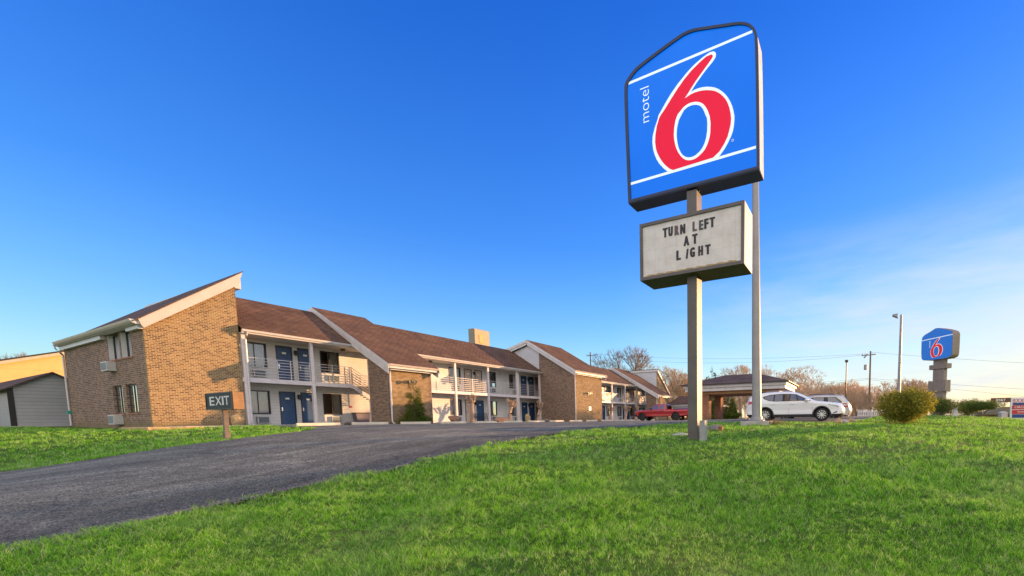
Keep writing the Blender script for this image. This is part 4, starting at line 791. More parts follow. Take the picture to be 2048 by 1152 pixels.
for i in range(k):
    j = (i + 1) % k; mb.f += [(i, j, k + j, k + i), (k + i, k + j, 2 * k + j, 2 * k + i), (j, i, 3 * k + i, 3 * k + j)]
cabF = mb.build('frame', 'cabinet_blue', t)
MB().prism([p + Vector((.061, 0, 0)) for p in inset([(q.y, q.z) for q in cabP], .02) and cabP], (DB - .061, 0, 0)).build('cabinet', 'cabinet_white', t)
zb_ = min(cabP[0].z, cabP[-1].z)
fc = MB().prism([Vector((XF + .035, p.y, p.z)) for p in inP], (.02, 0, 0)).build('blue_face', 'lit_blue', t)
# dark underside tray of the cabinet
a, b = cabP[0], cabP[-1]
MB().prism([(XF + .005, a.y - .01, a.z - .012), (XF + .005, b.y + .01, b.z - .012), (XF + .005, b.y + .01, b.z - .028), (XF + .005, a.y - .01, a.z - .028)], (DB - .01, 0, 0)).build('underside', 'cabinet_blue', t)
def stripe(p, q, w0, w1, name):
    pts = [(p[0], p[1] - w0 / 2), (q[0], q[1] - w1 / 2), (q[0], q[1] + w1 / 2), (p[0], p[1] + w0 / 2)]; face(pts, XF + .026, .007, name, 'lit_white', t)
stripe((1256.2, 165.4), (1504.2, 60.8), 5.0, 5.2, 'white_stripe'); stripe((1260.8, 366.6), (1511.4, 292.8), 5.0, 5.4, 'white_stripe')
A = lambda x, y: (1240 + x / 6.063, 40 + y / 6.063)
B_ = lambda x, y: (1240 + x / 5.487, 220 + y / 5.487)
wo = [A(1130, 372), A(1152, 382), A(1162, 405), A(1155, 445), A(1120, 500), A(1060, 572), A(1000, 650), A(925, 755), A(880, 825), A(855, 868), A(900, 840), A(950, 820), A(1000, 808), A(1050, 803), A(1100, 805), A(1150, 814), A(1190, 830), A(1230, 855), A(1270, 890), A(1300, 925), A(1330, 975), A(1355, 1030), A(1372, 1090), A(1384, 1152),
      B_(1253, 100), B_(1247, 170), B_(1235, 230), B_(1215, 285), B_(1185, 350), B_(1140, 430), B_(1085, 505), B_(1020, 525), B_(700, 620), B_(525, 675), B_(480, 640), B_(430, 588), B_(400, 540), B_(378, 490), B_(360, 425), B_(352, 350), B_(356, 280), B_(378, 190), B_(410, 95), A(463, 1152),
      A(500, 1085), A(560, 978), A(620, 878), A(700, 765), A(800, 640), A(850, 583), A(900, 532), A(1000, 445), A(1080, 387)]
ro = [A(1105, 411), A(1120, 418), A(1124, 435), A(1110, 462), A(1040, 560), A(960, 672), A(915, 735), A(870, 805), A(825, 878), A(780, 948), A(850, 900), A(900, 876), A(950, 860), A(1000, 850), A(1050, 845), A(1100, 848), A(1150, 857), A(1190, 875), A(1222, 897), A(1255, 928), A(1282, 960), A(1305, 1005), A(1325, 1060), A(1340, 1130),
      B_(1218, 90), B_(1213, 150), B_(1202, 200), B_(1180, 285), B_(1140, 370), B_(1090, 450), B_(1020, 518), B_(800, 586), B_(578, 655), B_(540, 640), B_(490, 598), B_(460, 562), B_(430, 515), B_(408, 470), B_(393, 425), B_(383, 350), B_(386, 270), B_(402, 170), B_(430, 80), A(490, 1152),
      A(525, 1102), A(560, 1047), A(620, 948), A(690, 838), A(770, 722), A(860, 612), A(960, 512), A(1040, 440)]
hw_ = [A(740, 1090), A(770, 1055), A(800, 1030), A(835, 1009), A(870, 997), A(905, 990), A(940, 990), A(975, 998), A(1005, 1015), A(1030, 1040), A(1052, 1075), A(1070, 1115), B_(983, 65), B_(992, 140), B_(990, 235), B_(983, 290), B_(968, 345), B_(950, 392), B_(930, 430), B_(900, 468), B_(870, 497), B_(840, 522), B_(810, 538), B_(780, 547), B_(745, 550), B_(715, 543), B_(690, 528), B_(665, 503), B_(640, 468), B_(620, 428), B_(605, 380), B_(594, 325), B_(590, 270), B_(594, 195), B_(607, 115), B_(630, 50)]
hb = [A(745, 1150), A(775, 1095), A(800, 1070), A(830, 1050), A(862, 1036), A(895, 1029), A(930, 1028), A(958, 1035), A(982, 1049), A(1003, 1075), A(1020, 1110), A(1035, 1150), B_(953, 85), B_(958, 140), B_(955, 230), B_(945, 300), B_(930, 355), B_(910, 400), B_(888, 435), B_(860, 466), B_(830, 492), B_(800, 509), B_(770, 517), B_(740, 517), B_(715, 510), B_(690, 494), B_(670, 470), B_(653, 438), B_(640, 402), B_(630, 355), B_(623, 300), B_(622, 260), B_(626, 195), B_(645, 112)]
face(wo, XF + .018, .007, 'number_outline', 'lit_white', t); face(ro, XF + .012, .005, 'number', 'lit_red', t); face(hw_, XF + .006, .005, 'number_inner_outline', 'lit_white', t); face(hb, XF + .001, .004, 'number_counter', 'lit_blue', t)
p, q = onX(1297.5, 241, XF), onX(1283, 175, XF)
text_mb('motel', (XF + .033, p.y, p.z), (0, 0, 1), (0, 1, 0), (onX(1279.5, 210, XF).y - p.y), fit=q.z - p.z, thick=.004, bold=-.012).build('lettering', 'lit_white', t, fix=False)
p = onX(1464.5, 279, XF); mb = MB(); mb.lathe([(.018, 0), (.030, 0)], (XF + .033, p.y, p.z), 'X', 16); mb.build('registered_mark', 'far_white', t, fix=False)
# bracket between pole and cabinet
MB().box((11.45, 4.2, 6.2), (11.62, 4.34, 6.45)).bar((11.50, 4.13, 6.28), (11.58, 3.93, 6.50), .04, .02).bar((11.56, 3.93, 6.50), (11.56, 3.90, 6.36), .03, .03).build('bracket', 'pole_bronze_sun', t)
# reader board
xr, dr = 11.08, 0.90
RB = [onX(1278.5, 449, xr), onX(1281.5, 561, xr), onX(1490, 527.5, xr), onX(1487.5, 400.5, xr)]
yL = (RB[0].y + RB[1].y) / 2; yR = (RB[2].y + RB[3].y) / 2; zT = (RB[0].z + RB[3].z) / 2; zB = (RB[1].z + RB[2].z) / 2
MB().box((xr + .05, yR, zB), (xr + dr, yL, zT)).build('reader_cabinet', 'cabinet_white', t)
fr = MB(); a = .085
for q in ((yR, yR + a, zB, zT), (yL - a, yL, zB, zT), (yR + a, yL - a, zB, zB + a), (yR + a, yL - a, zT - a, zT)): fr.box((xr - .012, q[0], q[2]), (xr + .048, q[1], q[3]))
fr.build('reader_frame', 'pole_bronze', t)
MB().box((xr + .052, yR + .004, zB - .006), (xr + dr - .004, yL - .004, zB - .001)).build('reader_underside', 'underside_shade', t); MB().box((xr + .025, yR + a, zB + a), (xr + .045, yL - a, zT - a)).build('reader_face', 'reader_white', t)  # underside: added brown plate, painted as shade over the green bounce from the grass
mb = MB()
for k in range(9):
    u0 = yL - .14 - k * (yL - yR - .36) / 9; mb.prism([(xr + .018, u0, zB + a), (xr + .018, u0 - .33, zB + a), (xr + .018, u0 - .30, zB + a + .045), (xr + .018, u0 - .12, zB + a + .06), (xr + .018, u0 - .02, zB + a + .03)], (.004, 0, 0))
mb.build('peeling_edge', 'rock_tan', t)
z6 = 6.063
for ch, x0_, x1_, yt, ybm, mt_ in [('T', 335, 390, 405, 517, 'letter_black'), ('U', 403, 450, 392, 500, 'letter_black'), ('R', 478, 527, 378, 488, 'letter_brown'), ('N', 546, 604, 352, 474, 'letter_black'), ('L', 696, 742, 325, 441, 'letter_brown'), ('E', 775, 820, 308, 425, 'letter_green'), ('F', 838, 885, 288, 408, 'letter_black'), ('T', 902, 964, 268, 393, 'letter_black'),
        ('A', 588, 652, 497, 617, 'letter_black'), ('T', 693, 752, 476, 593, 'letter_black'), ('L', 500, 548, 672, 790, 'letter_black'), ('I', 614, 642, 657, 770, 'letter_black'), ('G', 665, 720, 640, 755, 'letter_black'), ('H', 766, 818, 617, 737, 'letter_black'), ('T', 850, 910, 598, 722, 'letter_black')]:
    p = onX(1270 + x0_ / z6, 390 + ybm / z6, xr); q = onX(1270 + x1_ / z6, 390 + yt / z6, xr)
    mid = (onX(1270 + (x0_ + x1_) / 2 / z6, 390 + ybm / z6, xr).z - 0 * p.z)
    zb2 = onX(1270 + x0_ / z6, 390 + ybm / z6, xr).z; hh = 0.255; V = (0, -.13, 1) if ch == 'I' else (0, 0, 1)
    lm = MB()
    for kk, dy_ in enumerate((-.016, .0, .016)):
        tm_ = text_mb(ch, (xr + .018 - .0006 * kk, p.y - dy_ - .01, zb2), (0, -1, 0), V, hh, fit=(p.y - q.y) * (.88 if ch != 'I' else .35), thick=.0, bold=.03); k_ = len(lm.v); lm.v += tm_.v; lm.f += [tuple(k_ + v_ for v_ in f_) for f_ in tm_.f]
    lm.build('letter', mt_, t, fix=False)
# junction box on its own short post beside the pole
p = atD(1399.0, 881, 11.75); t = thing('junction_box', 'short grey metal junction post at the foot of the tall sign pole', 'junction box', (p.x, p.y, p.z))
MB().box((p.x, p.y - .15, p.z - .3), (p.x + .24, p.y, p.z + .545)).build('box', 'galv', t, bevel=.006); MB().box((p.x - .01, p.y - .16, p.z + .546), (p.x + .25, p.y + .01, p.z + .56)).build('lid', 'galv', t)

# tall grey pole behind the sign
p = atD(1513.5, 846, 19.4); g0 = tz(p.x, p.y)
t = thing('tall_steel_pole', 'thick tapering grey steel pole on a concrete footing behind the blue sign', 'pole', (p.x, p.y, g0))
MB().box((p.x - .55, p.y - .62, g0 - .3), (p.x + .55, p.y + .62, g0 + .16)).build('footing', 'concrete', t, bevel=.02)
top = 12.2; sdv = Vector((RM[0, 0], RM[1, 0], 0)).normalized()
mb = MB(); mb.tube([Vector((p.x, p.y, g0 + .34)), Vector((p.x, p.y, g0 + 4)) - sdv * .05, Vector((p.x, p.y, top)) - sdv * .16], [.225, .20, .138], 12); mb.build('shaft', 'galv', t, smooth=False)
mb = MB(); mb.lathe([(.38, g0 + .17), (.38, g0 + .2), (.28, g0 + .24), (.26, g0 + .36), (.24, g0 + .36)], (p.x, p.y, 0), 'Z', 12); mb.build('base_cover', 'galv', t)
mb = MB()
for k in range(4): a_ = k * math.pi / 2 + .6; mb.lathe([(.025, g0 + .16), (.025, g0 + .3), (0, g0 + .3)], (p.x + .36 * math.cos(a_), p.y + .36 * math.sin(a_), 0), 'Z', 6)
mb.build('anchor_bolts', 'chrome', t)

# exit sign
xe_ = 5.65; t = thing('exit_sign', 'small lit-style black and tan EXIT box sign on a wooden post in the lawn', 'sign', (5.74, 17.0, tz(5.74, 17.0)))
q = [onX(411.5, 787.5, xe_), onX(412.5, 819.5, xe_), onX(464.5, 818.5, xe_), onX(463.5, 783.5, xe_)]; yl_ = (q[0].y + q[1].y) / 2; yr_ = (q[2].y + q[3].y) / 2; zt2 = (q[0].z + q[3].z) / 2 + .005; zb2 = (q[1].z + q[2].z) / 2
MB().box((xe_ + .02, yr_, zb2), (xe_ + .26, yl_, zt2)).build('case', 'exit_wood', t)
MB().box((xe_, yr_ + .0, zb2), (xe_ + .018, yl_, zt2)).build('face', 'exit_face', t)
fr = MB(); a = .02
for c in ((yr_ - .004, yr_ + a, zb2 - .004, zt2 + .004), (yl_ - a, yl_ + .004, zb2 - .004, zt2 + .004), (yr_ + a, yl_ - a, zb2 - .004, zb2 + a), (yr_ + a, yl_ - a, zt2 - a, zt2 + .004)): fr.box((xe_ - .012, c[0], c[2]), (xe_ + .024, c[1], c[3]))
fr.build('frame', 'black_metal', t)
pa, pb = onX(419.5, 809, xe_), onX(458.5, 791.5, xe_)
for ch, a_, b_ in (('E', 419, 429), ('X', 430.5, 443), ('I', 444, 447.3), ('T', 448.5, 458.5)):
    y1_ = onX(a_, 800, xe_).y; y2_ = onX(b_, 800, xe_).y; text_mb(ch, (xe_ - .001, y1_, (zb2 + zt2) / 2 - .12), (0, -1, 0), (0, 0, 1), .255, fit=(y1_ - y2_), bold=.012, thick=.002).build('letter', 'exit_letter', t, fix=False)
yc = (onX(443, 840, xe_ + .06).y + onX(448.5, 840, xe_ + .06).y) / 2; g1 = tz(xe_, yc)
MB().box((xe_ + .07, yc - .05, g1 + .28), (xe_ + .17, yc + .055, zb2 - .001)).build('post', 'exit_post', t); MB().box((xe_ + .055, yc - .065, g1 - .3), (xe_ + .185, yc + .07, g1 + .27)).build('lower_post', 'exit_post', t, bevel=.005)
# slate and broken kerb lying by the sign
p = atD(1428, 851, 15.4); boulder((p.x, p.y, tz(p.x, p.y) - .06), (.30, .30, .17), 'slate', 21, 'broken brown slab of stone lying in the grass behind the sign pole', name='stone_slab', cat='stone')
p = atD(1441, 853, 14.9); boulder((p.x, p.y, tz(p.x, p.y) - .03), (.10, .12, .15), 'stump_wood', 27, 'splintered orange wood stump end beside the stone slab', name='wood_stump', cat='stump')
p = atD(1361, 861, 13.5); boulder((p.x, p.y, tz(p.x, p.y) - .04), (.3, .32, .06), 'concrete', 31, 'small flat pale stone in the grass left of the sign pole', name='paving_stone', cat='stone')

# ------------------------------------------------------------------ vehicles
def arch(cx, cz, r, a0, a1, n=14): return [(cx + r * math.cos(R_(a0 + (a1 - a0) * k / n)), cz + r * math.sin(R_(a0 + (a1 - a0) * k / n))) for k in range(n + 1)]
def segd(P, chain):
    d0 = np.full(len(P), 1e9)
    for a, b in zip(chain, chain[1:]):
        a = np.array(a); b = np.array(b); ab = b - a; tt = np.clip(((P - a) @ ab) / (ab @ ab + 1e-12), 0, 1); d0 = np.minimum(d0, np.linalg.norm(P - a - tt[:, None] * ab, axis=1))
    return d0
def spl(pts, n=3):
    out = []
    for i in range(len(pts) - 1):
        p0, p1, p2, p3 = [Vector(pts[max(0, min(len(pts) - 1, j))]) for j in (i - 1, i, i + 1, i + 2)]
        for k in range(n): s = k / n; out.append(tuple(.5 * ((2 * p1) + (p2 - p0) * s + (2 * p0 - 5 * p1 + 4 * p2 - p3) * s * s + (3 * p1 - p0 - 3 * p2 + p3) * s ** 3)))
    out.append(tuple(pts[-1])); return out
def vehicle(v, root):
    sx = v['sx']; top = [(a * sx, b) for a, b in spl(v['top'])]; wb = v['wb'] * sx / 2; R = v['R']; ar = R + .075; hwid = v['hw']
    fa, ra = v['fa'] * sx, v['ra'] * sx
    bot = [(ra - ar * 1.0, v['sill'])] + arch(ra, R, ar, 180 + 12, -12)[0:] + [(ra + ar, v['sill'])] + [(fa - ar, v['sill'])] + arch(fa, R, ar, 192, -12) + [(fa + ar, v['sill'])]
    bot = [(x, max(z, v['sill'])) for x, z in bot]
    ring = top + bot; ded = [ring[0]]
    for p in ring[1:]:
        if (Vector(p) - Vector(ded[-1])).length > .012: ded.append(p)
    ring = ded; RG = np.array(ring)
    gx, gz_ = np.meshgrid(np.arange(RG[:, 0].min(), RG[:, 0].max(), .09), np.arange(RG[:, 1].min(), RG[:, 1].max(), .075)); gx = gx.ravel(); gz_ = gz_.ravel(); ok = inpoly(gx, gz_, RG)
    pts = [Vector(p) for p in ring]; edges = [(i, (i + 1) % len(ring)) for i in range(len(ring))]
    G2 = np.stack([gx[ok], gz_[ok]], 1); cl = segd(G2, ring + [ring[0]]) > .03
    wins = [[(a * sx, b) for a, b in w_] for w_ in v['wins']]; regs = wins + [[(a * sx, b) for a, b in v['dlo']]] if v.get('dlo') else wins
    for rg in regs: cl &= segd(G2, rg + [rg[0]]) > .025
    for rg in regs:
        k = len(pts); pts += [Vector(p) for p in rg]; edges += [(k + i, k + (i + 1) % len(rg)) for i in range(len(rg))]
    pts += [Vector((float(a), float(b))) for a, b in G2[cl]]
    r = delaunay_2d_cdt(pts, edges, [], 1, 1e-4); V = np.array([(q.x, q.y) for q in r[0]]); F = [tuple(f) for f in r[2]]
    d = segd(V, top); rr = v.get('round', .10); ins_ = np.where(d < rr, rr - np.sqrt(np.maximum(rr * rr - (rr - d) ** 2, 0)), 0)
    x, z = V[:, 0], V[:, 1]
    def half(x, z):
        h = hwid - np.clip((z - v['belt']), 0, 2) * v['tumble'] - np.clip(.55 - z, 0, 1) * .12
        xl, xh = RG[:, 0].min(), RG[:, 0].max(); h = h - np.clip(x - (xh - .9), 0, 2) ** 2 * .22 - np.clip((xl + .7) - x, 0, 2) ** 2 * .16
        h = h + .018 * np.exp(-((z - v['belt'] + .12) / .05) ** 2) - .02 * np.exp(-((z - .62) / .12) ** 2); return h
    H = half(x, z) - ins_
    def cen(f): return V[list(f)].mean(axis=0)
    cents = np.array([cen(f) for f in F]); lab = np.zeros(len(F), int)
    if v.get('dlo'): lab[inpoly(cents[:, 0], cents[:, 1], np.array([(a * sx, b) for a, b in v['dlo']]))] = 1
    for i, w_ in enumerate(wins): lab[inpoly(cents[:, 0], cents[:, 1], np.array(w_))] = 10 + i
    if v.get('clad'): lab[(cents[:, 1] < v['clad']) & (lab == 0)] = 2
    inr = inpoly(cents[:, 0], cents[:, 1], RG)
    def sides(sel, name, mat, off=0.0, par=root, both=True):
        mb = MB()
        for s in ((1, -1) if both is True else (both,)):
            k = len(mb.v); mb.v += [(float(a), float(s * (h + off)), float(b)) for a, b, h in zip(x, z, H)]
            for f in (F[i] for i in range(len(F)) if sel[i] and inr[i]): mb.f.append(tuple(k + q for q in (f if s < 0 else f[::-1])))
        return mb, name, mat, par
    mb, *_ = sides(lab == 0, 'body', v['paint'])
    # cross strips over bonnet, roof and ends
    T = np.array(top); nT = len(T); tang = np.gradient(T, axis=0); tang /= np.linalg.norm(tang, axis=1)[:, None]; nor = np.stack([tang[:, 1], -tang[:, 0]], 1); 
    cxy = T.mean(axis=0); 
    if ((T[nT // 2] - cxy) @ nor[nT // 2]) < 0: nor = -nor
    Hh = half(T[:, 0], T[:, 1]) - rr; ny = 12; gls = [MB() for _ in v['screens']]
    xh, xl = T[:, 0].max(), T[:, 0].min()
    ringsb = []
    for i in range(nT):
        row = []
        for j in range(ny + 1):
            u = -1 + 2 * j / ny; e = 1 - abs(u) ** 2.4
            blg = .035 + .10 * np.clip((T[i, 0] - (xh - .5)) / .5, 0, 1) + .05 * np.clip(((xl + .4) - T[i, 0]) / .4, 0, 1); edge = rr * .0
            px_, pz_ = T[i] + nor[i] * blg * e; row.append((float(px_), float(u * Hh[i]), float(pz_)))
        ringsb.append(row)
    lamps = MB(); clad = MB()
    for i in range(nT - 1):
        mid = (T[i] + T[i + 1]) / 2; gA = [k_ for k_, (a, b, lo, hi) in enumerate(v['screens']) if a * sx < mid[0] < b * sx and lo < mid[1] < hi]
        for j in range(ny):
            tgt = gls[gA[0]] if gA and 0 < j < ny - 1 else (clad if v.get('clad') and mid[1] < v['clad'] else mb)
            k = len(tgt.v); tgt.v += [ringsb[i][j], ringsb[i + 1][j], ringsb[i + 1][j + 1], ringsb[i][j + 1]]; tgt.f.append((k, k + 1, k + 2, k + 3))
    def fin(mb_, name, mat, par=root):
        me = bpy.data.meshes.new(name); me.from_pydata(mb_.v, [], mb_.f); bm = bmesh.new(); bm.from_mesh(me); bmesh.ops.delete(bm, geom=[q_ for q_ in bm.verts if not q_.link_faces], context='VERTS'); bmesh.ops.remove_doubles(bm, verts=bm.verts, dist=.004); bmesh.ops.recalc_face_normals(bm, faces=bm.faces); bm.to_mesh(me); bm.free()
        me.materials.append(MATS[mat]); me.polygons.foreach_set('use_smooth', [True] * len(me.polygons)); o = bpy.data.objects.new(name, me); COL.objects.link(o); o.parent = par; return o
    body = fin(mb, 'body', v['paint'])
    for gl, nm_ in zip(gls, ('windscreen', 'rear_window')):
        if gl.f: fin(gl, nm_, 'glass_car')
    if v.get('dlo'): fin(sides(lab == 1, '', '')[0], 'window_trim', 'plastic_black')
    if v.get('clad'): cm = sides(lab == 2, '', '', .004)[0]; k = len(cm.v); cm.v += clad.v; cm.f += [tuple(k + q for q in f) for f in clad.f]; fin(cm, 'lower_cladding', 'plastic_black')
    for i in range(len(wins)):
        for s in (1, -1): fin(sides(lab == 10 + i, '', '', -.006, both=s)[0], 'side_window', 'glass_car')
    # dark underbody and seats
    L0, L1 = RG[:, 0].min() + .12, RG[:, 0].max() - .15
    MB().box((L0, -hwid + .35, v['sill'] - .02), (L1, hwid - .35, v['sill'] + .25)).box((ra + ar, -hwid + .06, v['sill'] + .0), (fa - ar, hwid - .06, v['sill'] + .2)).build('underbody', 'plastic_black', root, world=False)
    for sxx in v['seats']:
        for sy_ in (-.4, .4):
            MB().prism([(sxx - .1, sy_ - .23, .55), (sxx + .1, sy_ - .23, .55), (sxx - .08, sy_ - .2, v['belt'] + .1), (sxx - .2, sy_ - .2, v['belt'] + .1)], (0, .44, 0)).box((sxx - .2, sy_ - .12, v['belt'] + .12), (sxx - .1, sy_ + .12, v['belt'] + .33)).build('seat', 'seat_cloth', root, world=False, bevel=.03)
    # wheels
    for cx in (fa, ra):
        for s in (1, -1):
            yc = s * (hwid - .125); wd = .225; R1 = R * .68
            tb = MB(); tb.lathe([(R1, -wd / 2), (R * .80, -wd / 2 - .01), (R * .95, -wd / 2 + .01), (R, -wd / 2 + .05), (R, wd / 2 - .05), (R * .95, wd / 2 - .01), (R * .80, wd / 2 + .01), (R1, wd / 2)], (cx, yc, R), 'Y', 32)
            w_ = tb.build('wheel', 'tyre', root, world=False, smooth=True)
            rb = MB(); yo = yc + s * (wd / 2 - .012); rb.lathe([(R1, 0), (R1 * .93, s * .005), (R1 * .90, -s * .05), (R1 * .88, -s * .12)], (cx, yo, R), 'Y', 28)
            ns = v['spokes']
            for k in range(ns):
                a_ = 2 * math.pi * k / ns; tw = .28; c1 = Vector((math.cos(a_), 0, math.sin(a_))); c2 = Vector((math.cos(a_ + tw), 0, math.sin(a_ + tw))); ctr = Vector((cx, yo - s * .012, R))
                rb.bar(ctr + c1 * R1 * .14, ctr + c2 * R1 * .93, .028, R1 * .15)
            rb.lathe([(R1 * .22, -s * .05), (R1 * .22, -s * .004), (0.0, s * .002)], (cx, yo, R), 'Y', 16); rb.build('rim', v['rim'], w_, world=False)
            db = MB(); db.lathe([(R1 * .9, 0), (0, 0)], (cx, yo - s * .10, R), 'Y', 20); db.build('brake_disc', 'black_metal', w_, world=False, fix=False)
            ab = MB()
            if v.get('clad'):
                pr = arch(cx, R, ar + .055, 190, -10, 18); pi_ = arch(cx, R, ar - .01, 190, -10, 18)
                for (a1, b1), (a2, b2), (c1_, e1), (c2_, e2) in zip(pr, pr[1:], pi_, pi_[1:]):
                    yy = s * (hwid - np.clip(.55 - (b1 + e1) / 2, 0, 1) * .12 + .0); ab.prism([(c1_, yy - s * .04, max(e1, .2)), (a1, yy - s * .04, max(b1, .2)), (a2, yy - s * .04, max(b2, .2)), (c2_, yy - s * .04, max(e2, .2))], (0, s * .062, 0))
                ab.build('wheel_arch', 'plastic_black', root, world=False)
            wl = MB(); pi_ = arch(cx, R, ar - .005, 200, -20, 16)
            for (c1_, e1), (c2_, e2) in zip(pi_, pi_[1:]): wl.poly([(c1_, s * (hwid - .02), e1), (c2_, s * (hwid - .02), e2), (c2_, s * (hwid - .5), e2), (c1_, s * (hwid - .5), e1)])
            wl.poly([(a_, s * (hwid - .5), b_) for a_, b_ in pi_]); wl.build('wheel_well', 'plastic_black', root, world=False, fix=False)
    return dict(half=half, sx=sx, hw=hwid, RG=RG)
def patch(info, pts, name, mat, root, off=.008, th=.02, s=0):
    """lamp or trim piece following the flank, on both sides"""
    out = []
    for sd2 in ((1, -1) if s == 0 else (s,)):
        P = []
        for a, b in pts:
            h = float(info['half'](np.array([a * info['sx']]), np.array([b]))[0]); P.append(Vector((a * info['sx'], sd2 * (h + off), b)))
        out.append(MB().prism(P, (0, -sd2 * th, 0)).build(name, mat, root, world=False, bevel=.004))
    return out
def place_vehicle(name, label, front, rear, D0, D1, zg):
    F_ = atD(front[0], front[1], D0); Rr = atD(rear[0], rear[1], D1); mid = (F_ + Rr) / 2; d = F_ - Rr
    return thing(name, label, 'pickup' if 'pickup' in name else 'car', (mid.x, mid.y, zg), None, math.atan2(d.y, d.x)), math.hypot(d.x, d.y)

# white crossover, front to the right
t, wbl = place_vehicle('white_suv', 'white crossover parked nose to the lawn behind the thick grey pole', (1643, 843), (1530.4, 840), 23.1, 24.3, -.17)
off = .60; t.location += Vector((math.sin(t.rotation_euler.z), -math.cos(t.rotation_euler.z), 0)) * -.85
V1 = dict(sx=wbl / 2.706, wb=2.706, fa=1.353, ra=-1.353, R=.355, hw=.92, sill=.24, belt=1.12, tumble=.30, clad=.40, paint='paint_white', rim='alloy', spokes=10, round=.11, seats=[.25, -.75],
          top=[(2.15, .25), (2.25, .36), (2.29, .55), (2.26, .72), (2.18, .84), (2.05, .93), (1.75, 1.01), (1.35, 1.07), (1.02, 1.12), (.62, 1.36), (.25, 1.56), (-.05, 1.645), (-.55, 1.685), (-1.2, 1.66), (-1.75, 1.60), (-2.05, 1.52), (-2.2, 1.30), (-2.30, 1.08), (-2.34, .85), (-2.37, .60), (-2.30, .32)],
          dlo=[(.86, 1.125), (.60, 1.27), (.16, 1.505), (-.1, 1.54), (-.6, 1.56), (-1.15, 1.52), (-1.5, 1.40), (-1.42, 1.28), (-1.2, 1.17), (-.9, 1.12)],
          wins=[[(.78, 1.145), (.58, 1.255), (.20, 1.46), (.26, 1.145)], [(.20, 1.145), (.13, 1.485), (-.10, 1.515), (-.16, 1.145)], [(-.23, 1.145), (-.18, 1.52), (-.6, 1.535), (-.86, 1.515), (-.90, 1.15)], [(-.96, 1.155), (-.93, 1.50), (-1.15, 1.485), (-1.42, 1.38), (-1.36, 1.29), (-1.18, 1.19)]],
          screens=[(.12, .98, 1.14, 1.60), (-2.26, -2.08, 1.1, 1.48)])
info = vehicle(V1, t)
patch(info, [(1.60, .91), (1.72, .93), (2.02, .86), (2.14, .79), (2.10, .74), (1.95, .77), (1.75, .84)], 'headlight', 'headlamp', t); patch(info, [(1.86, .44), (2.06, .56), (2.02, .46), (1.90, .42)], 'fog_lamp', 'plastic_black', t)
patch(info, [(-1.95, 1.15), (-2.2, 1.18), (-2.25, .98), (-2.05, 1.0)], 'tail_lamp', 'tail_red', t); patch(info, [(.06, .955), (-.14, .955), (-.14, .985), (.06, .985)], 'door_handle', 'paint_white', t, .03, .03); patch(info, [(-.85, .985), (-1.05, .985), (-1.05, 1.015), (-.85, 1.015)], 'door_handle', 'paint_white', t, .03, .03)
patch(info, [(-.195, .42), (-.205, 1.10), (-.197, 1.10), (-.187, .42)], 'door_gap', 'plastic_black', t, .002, .01); patch(info, [(.92, .42), (.90, 1.06), (.908, 1.06), (.928, .42)], 'door_gap', 'plastic_black', t, .002, .01)
sx = info['sx']
for s in (1, -1):
    MB().lathe([(0, -.13), (.07, -.11), (.095, -.04), (.10, .05), (.07, .11), (0, .12)], (.66 * sx, s * 1.02, 1.17), 'Y', 12).build('wing_mirror', 'paint_white', t, world=False, smooth=True)
    MB().tube([(.0, s * .60, 1.66), (-.1, s * .60, 1.73), (-.6, s * .60, 1.755), (-1.3, s * .60, 1.735), (-1.5, s * .60, 1.68)], .018, 6).build('roof_rail', 'alloy', t, world=False)
MB().box((2.30 * sx, -.3, .62), (2.40 * sx - .02, .3, .80)).build('grille', 'plastic_black', t, world=False, bevel=.02)

# silver SUV behind it, tail to the right
t, wbl = place_vehicle('silver_suv', 'silver sport utility vehicle, tail to the right, behind the white crossover', (1560, 838), (1682, 838), 31.6, 29.6, -.15)
V2_ = dict(sx=1.12, wb=2.78, fa=1.39, ra=-1.39, R=.37, hw=.93, sill=.28, belt=1.14, tumble=.26, clad=None, paint='paint_silver', rim='alloy', spokes=5, round=.09, seats=[.2, -.7],
           top=[(2.15, .3), (2.3, .45), (2.34, .8), (2.28, 1.0), (1.9, 1.08), (1.1, 1.15), (.85, 1.22), (.4, 1.56), (.1, 1.68), (-.5, 1.74), (-1.3, 1.73), (-1.85, 1.68), (-2.02, 1.60), (-2.2, 1.30), (-2.33, 1.08), (-2.38, .9), (-2.42, .62), (-2.34, .34)],
           dlo=[(.78, 1.17), (.40, 1.45), (.12, 1.56), (-.5, 1.60), (-1.62, 1.58), (-1.98, 1.24), (-1.95, 1.16)],
           wins=[[(.70, 1.19), (.38, 1.42), (.12, 1.53), (-.18, 1.555), (-.2, 1.18)], [(-.32, 1.18), (-.30, 1.56), (-.95, 1.57), (-1.05, 1.18)], [(-1.22, 1.18), (-1.14, 1.57), (-1.58, 1.555), (-1.90, 1.24), (-1.90, 1.19)]],
           screens=[(.42, .82, 1.24, 1.62), (-2.26, -2.04, 1.15, 1.56)])
info = vehicle(V2_, t); patch(info, [(-2.02, 1.14), (-2.25, 1.14), (-2.34, .84), (-2.14, .84)], 'tail_lamp', 'tail_red', t, .012, .05)
patch(info, [(-2.3, .30), (-2.38, .62), (-1.95, .62), (-1.9, .42)], 'bumper', 'paint_silver', t, .02, .04)
for s in (1, -1): MB().tube([(.0, s * .62, 1.70), (-.1, s * .62, 1.79), (-1.6, s * .62, 1.80), (-1.75, s * .62, 1.70)], .02, 6).build('roof_rail', 'plastic_black', t, world=False)

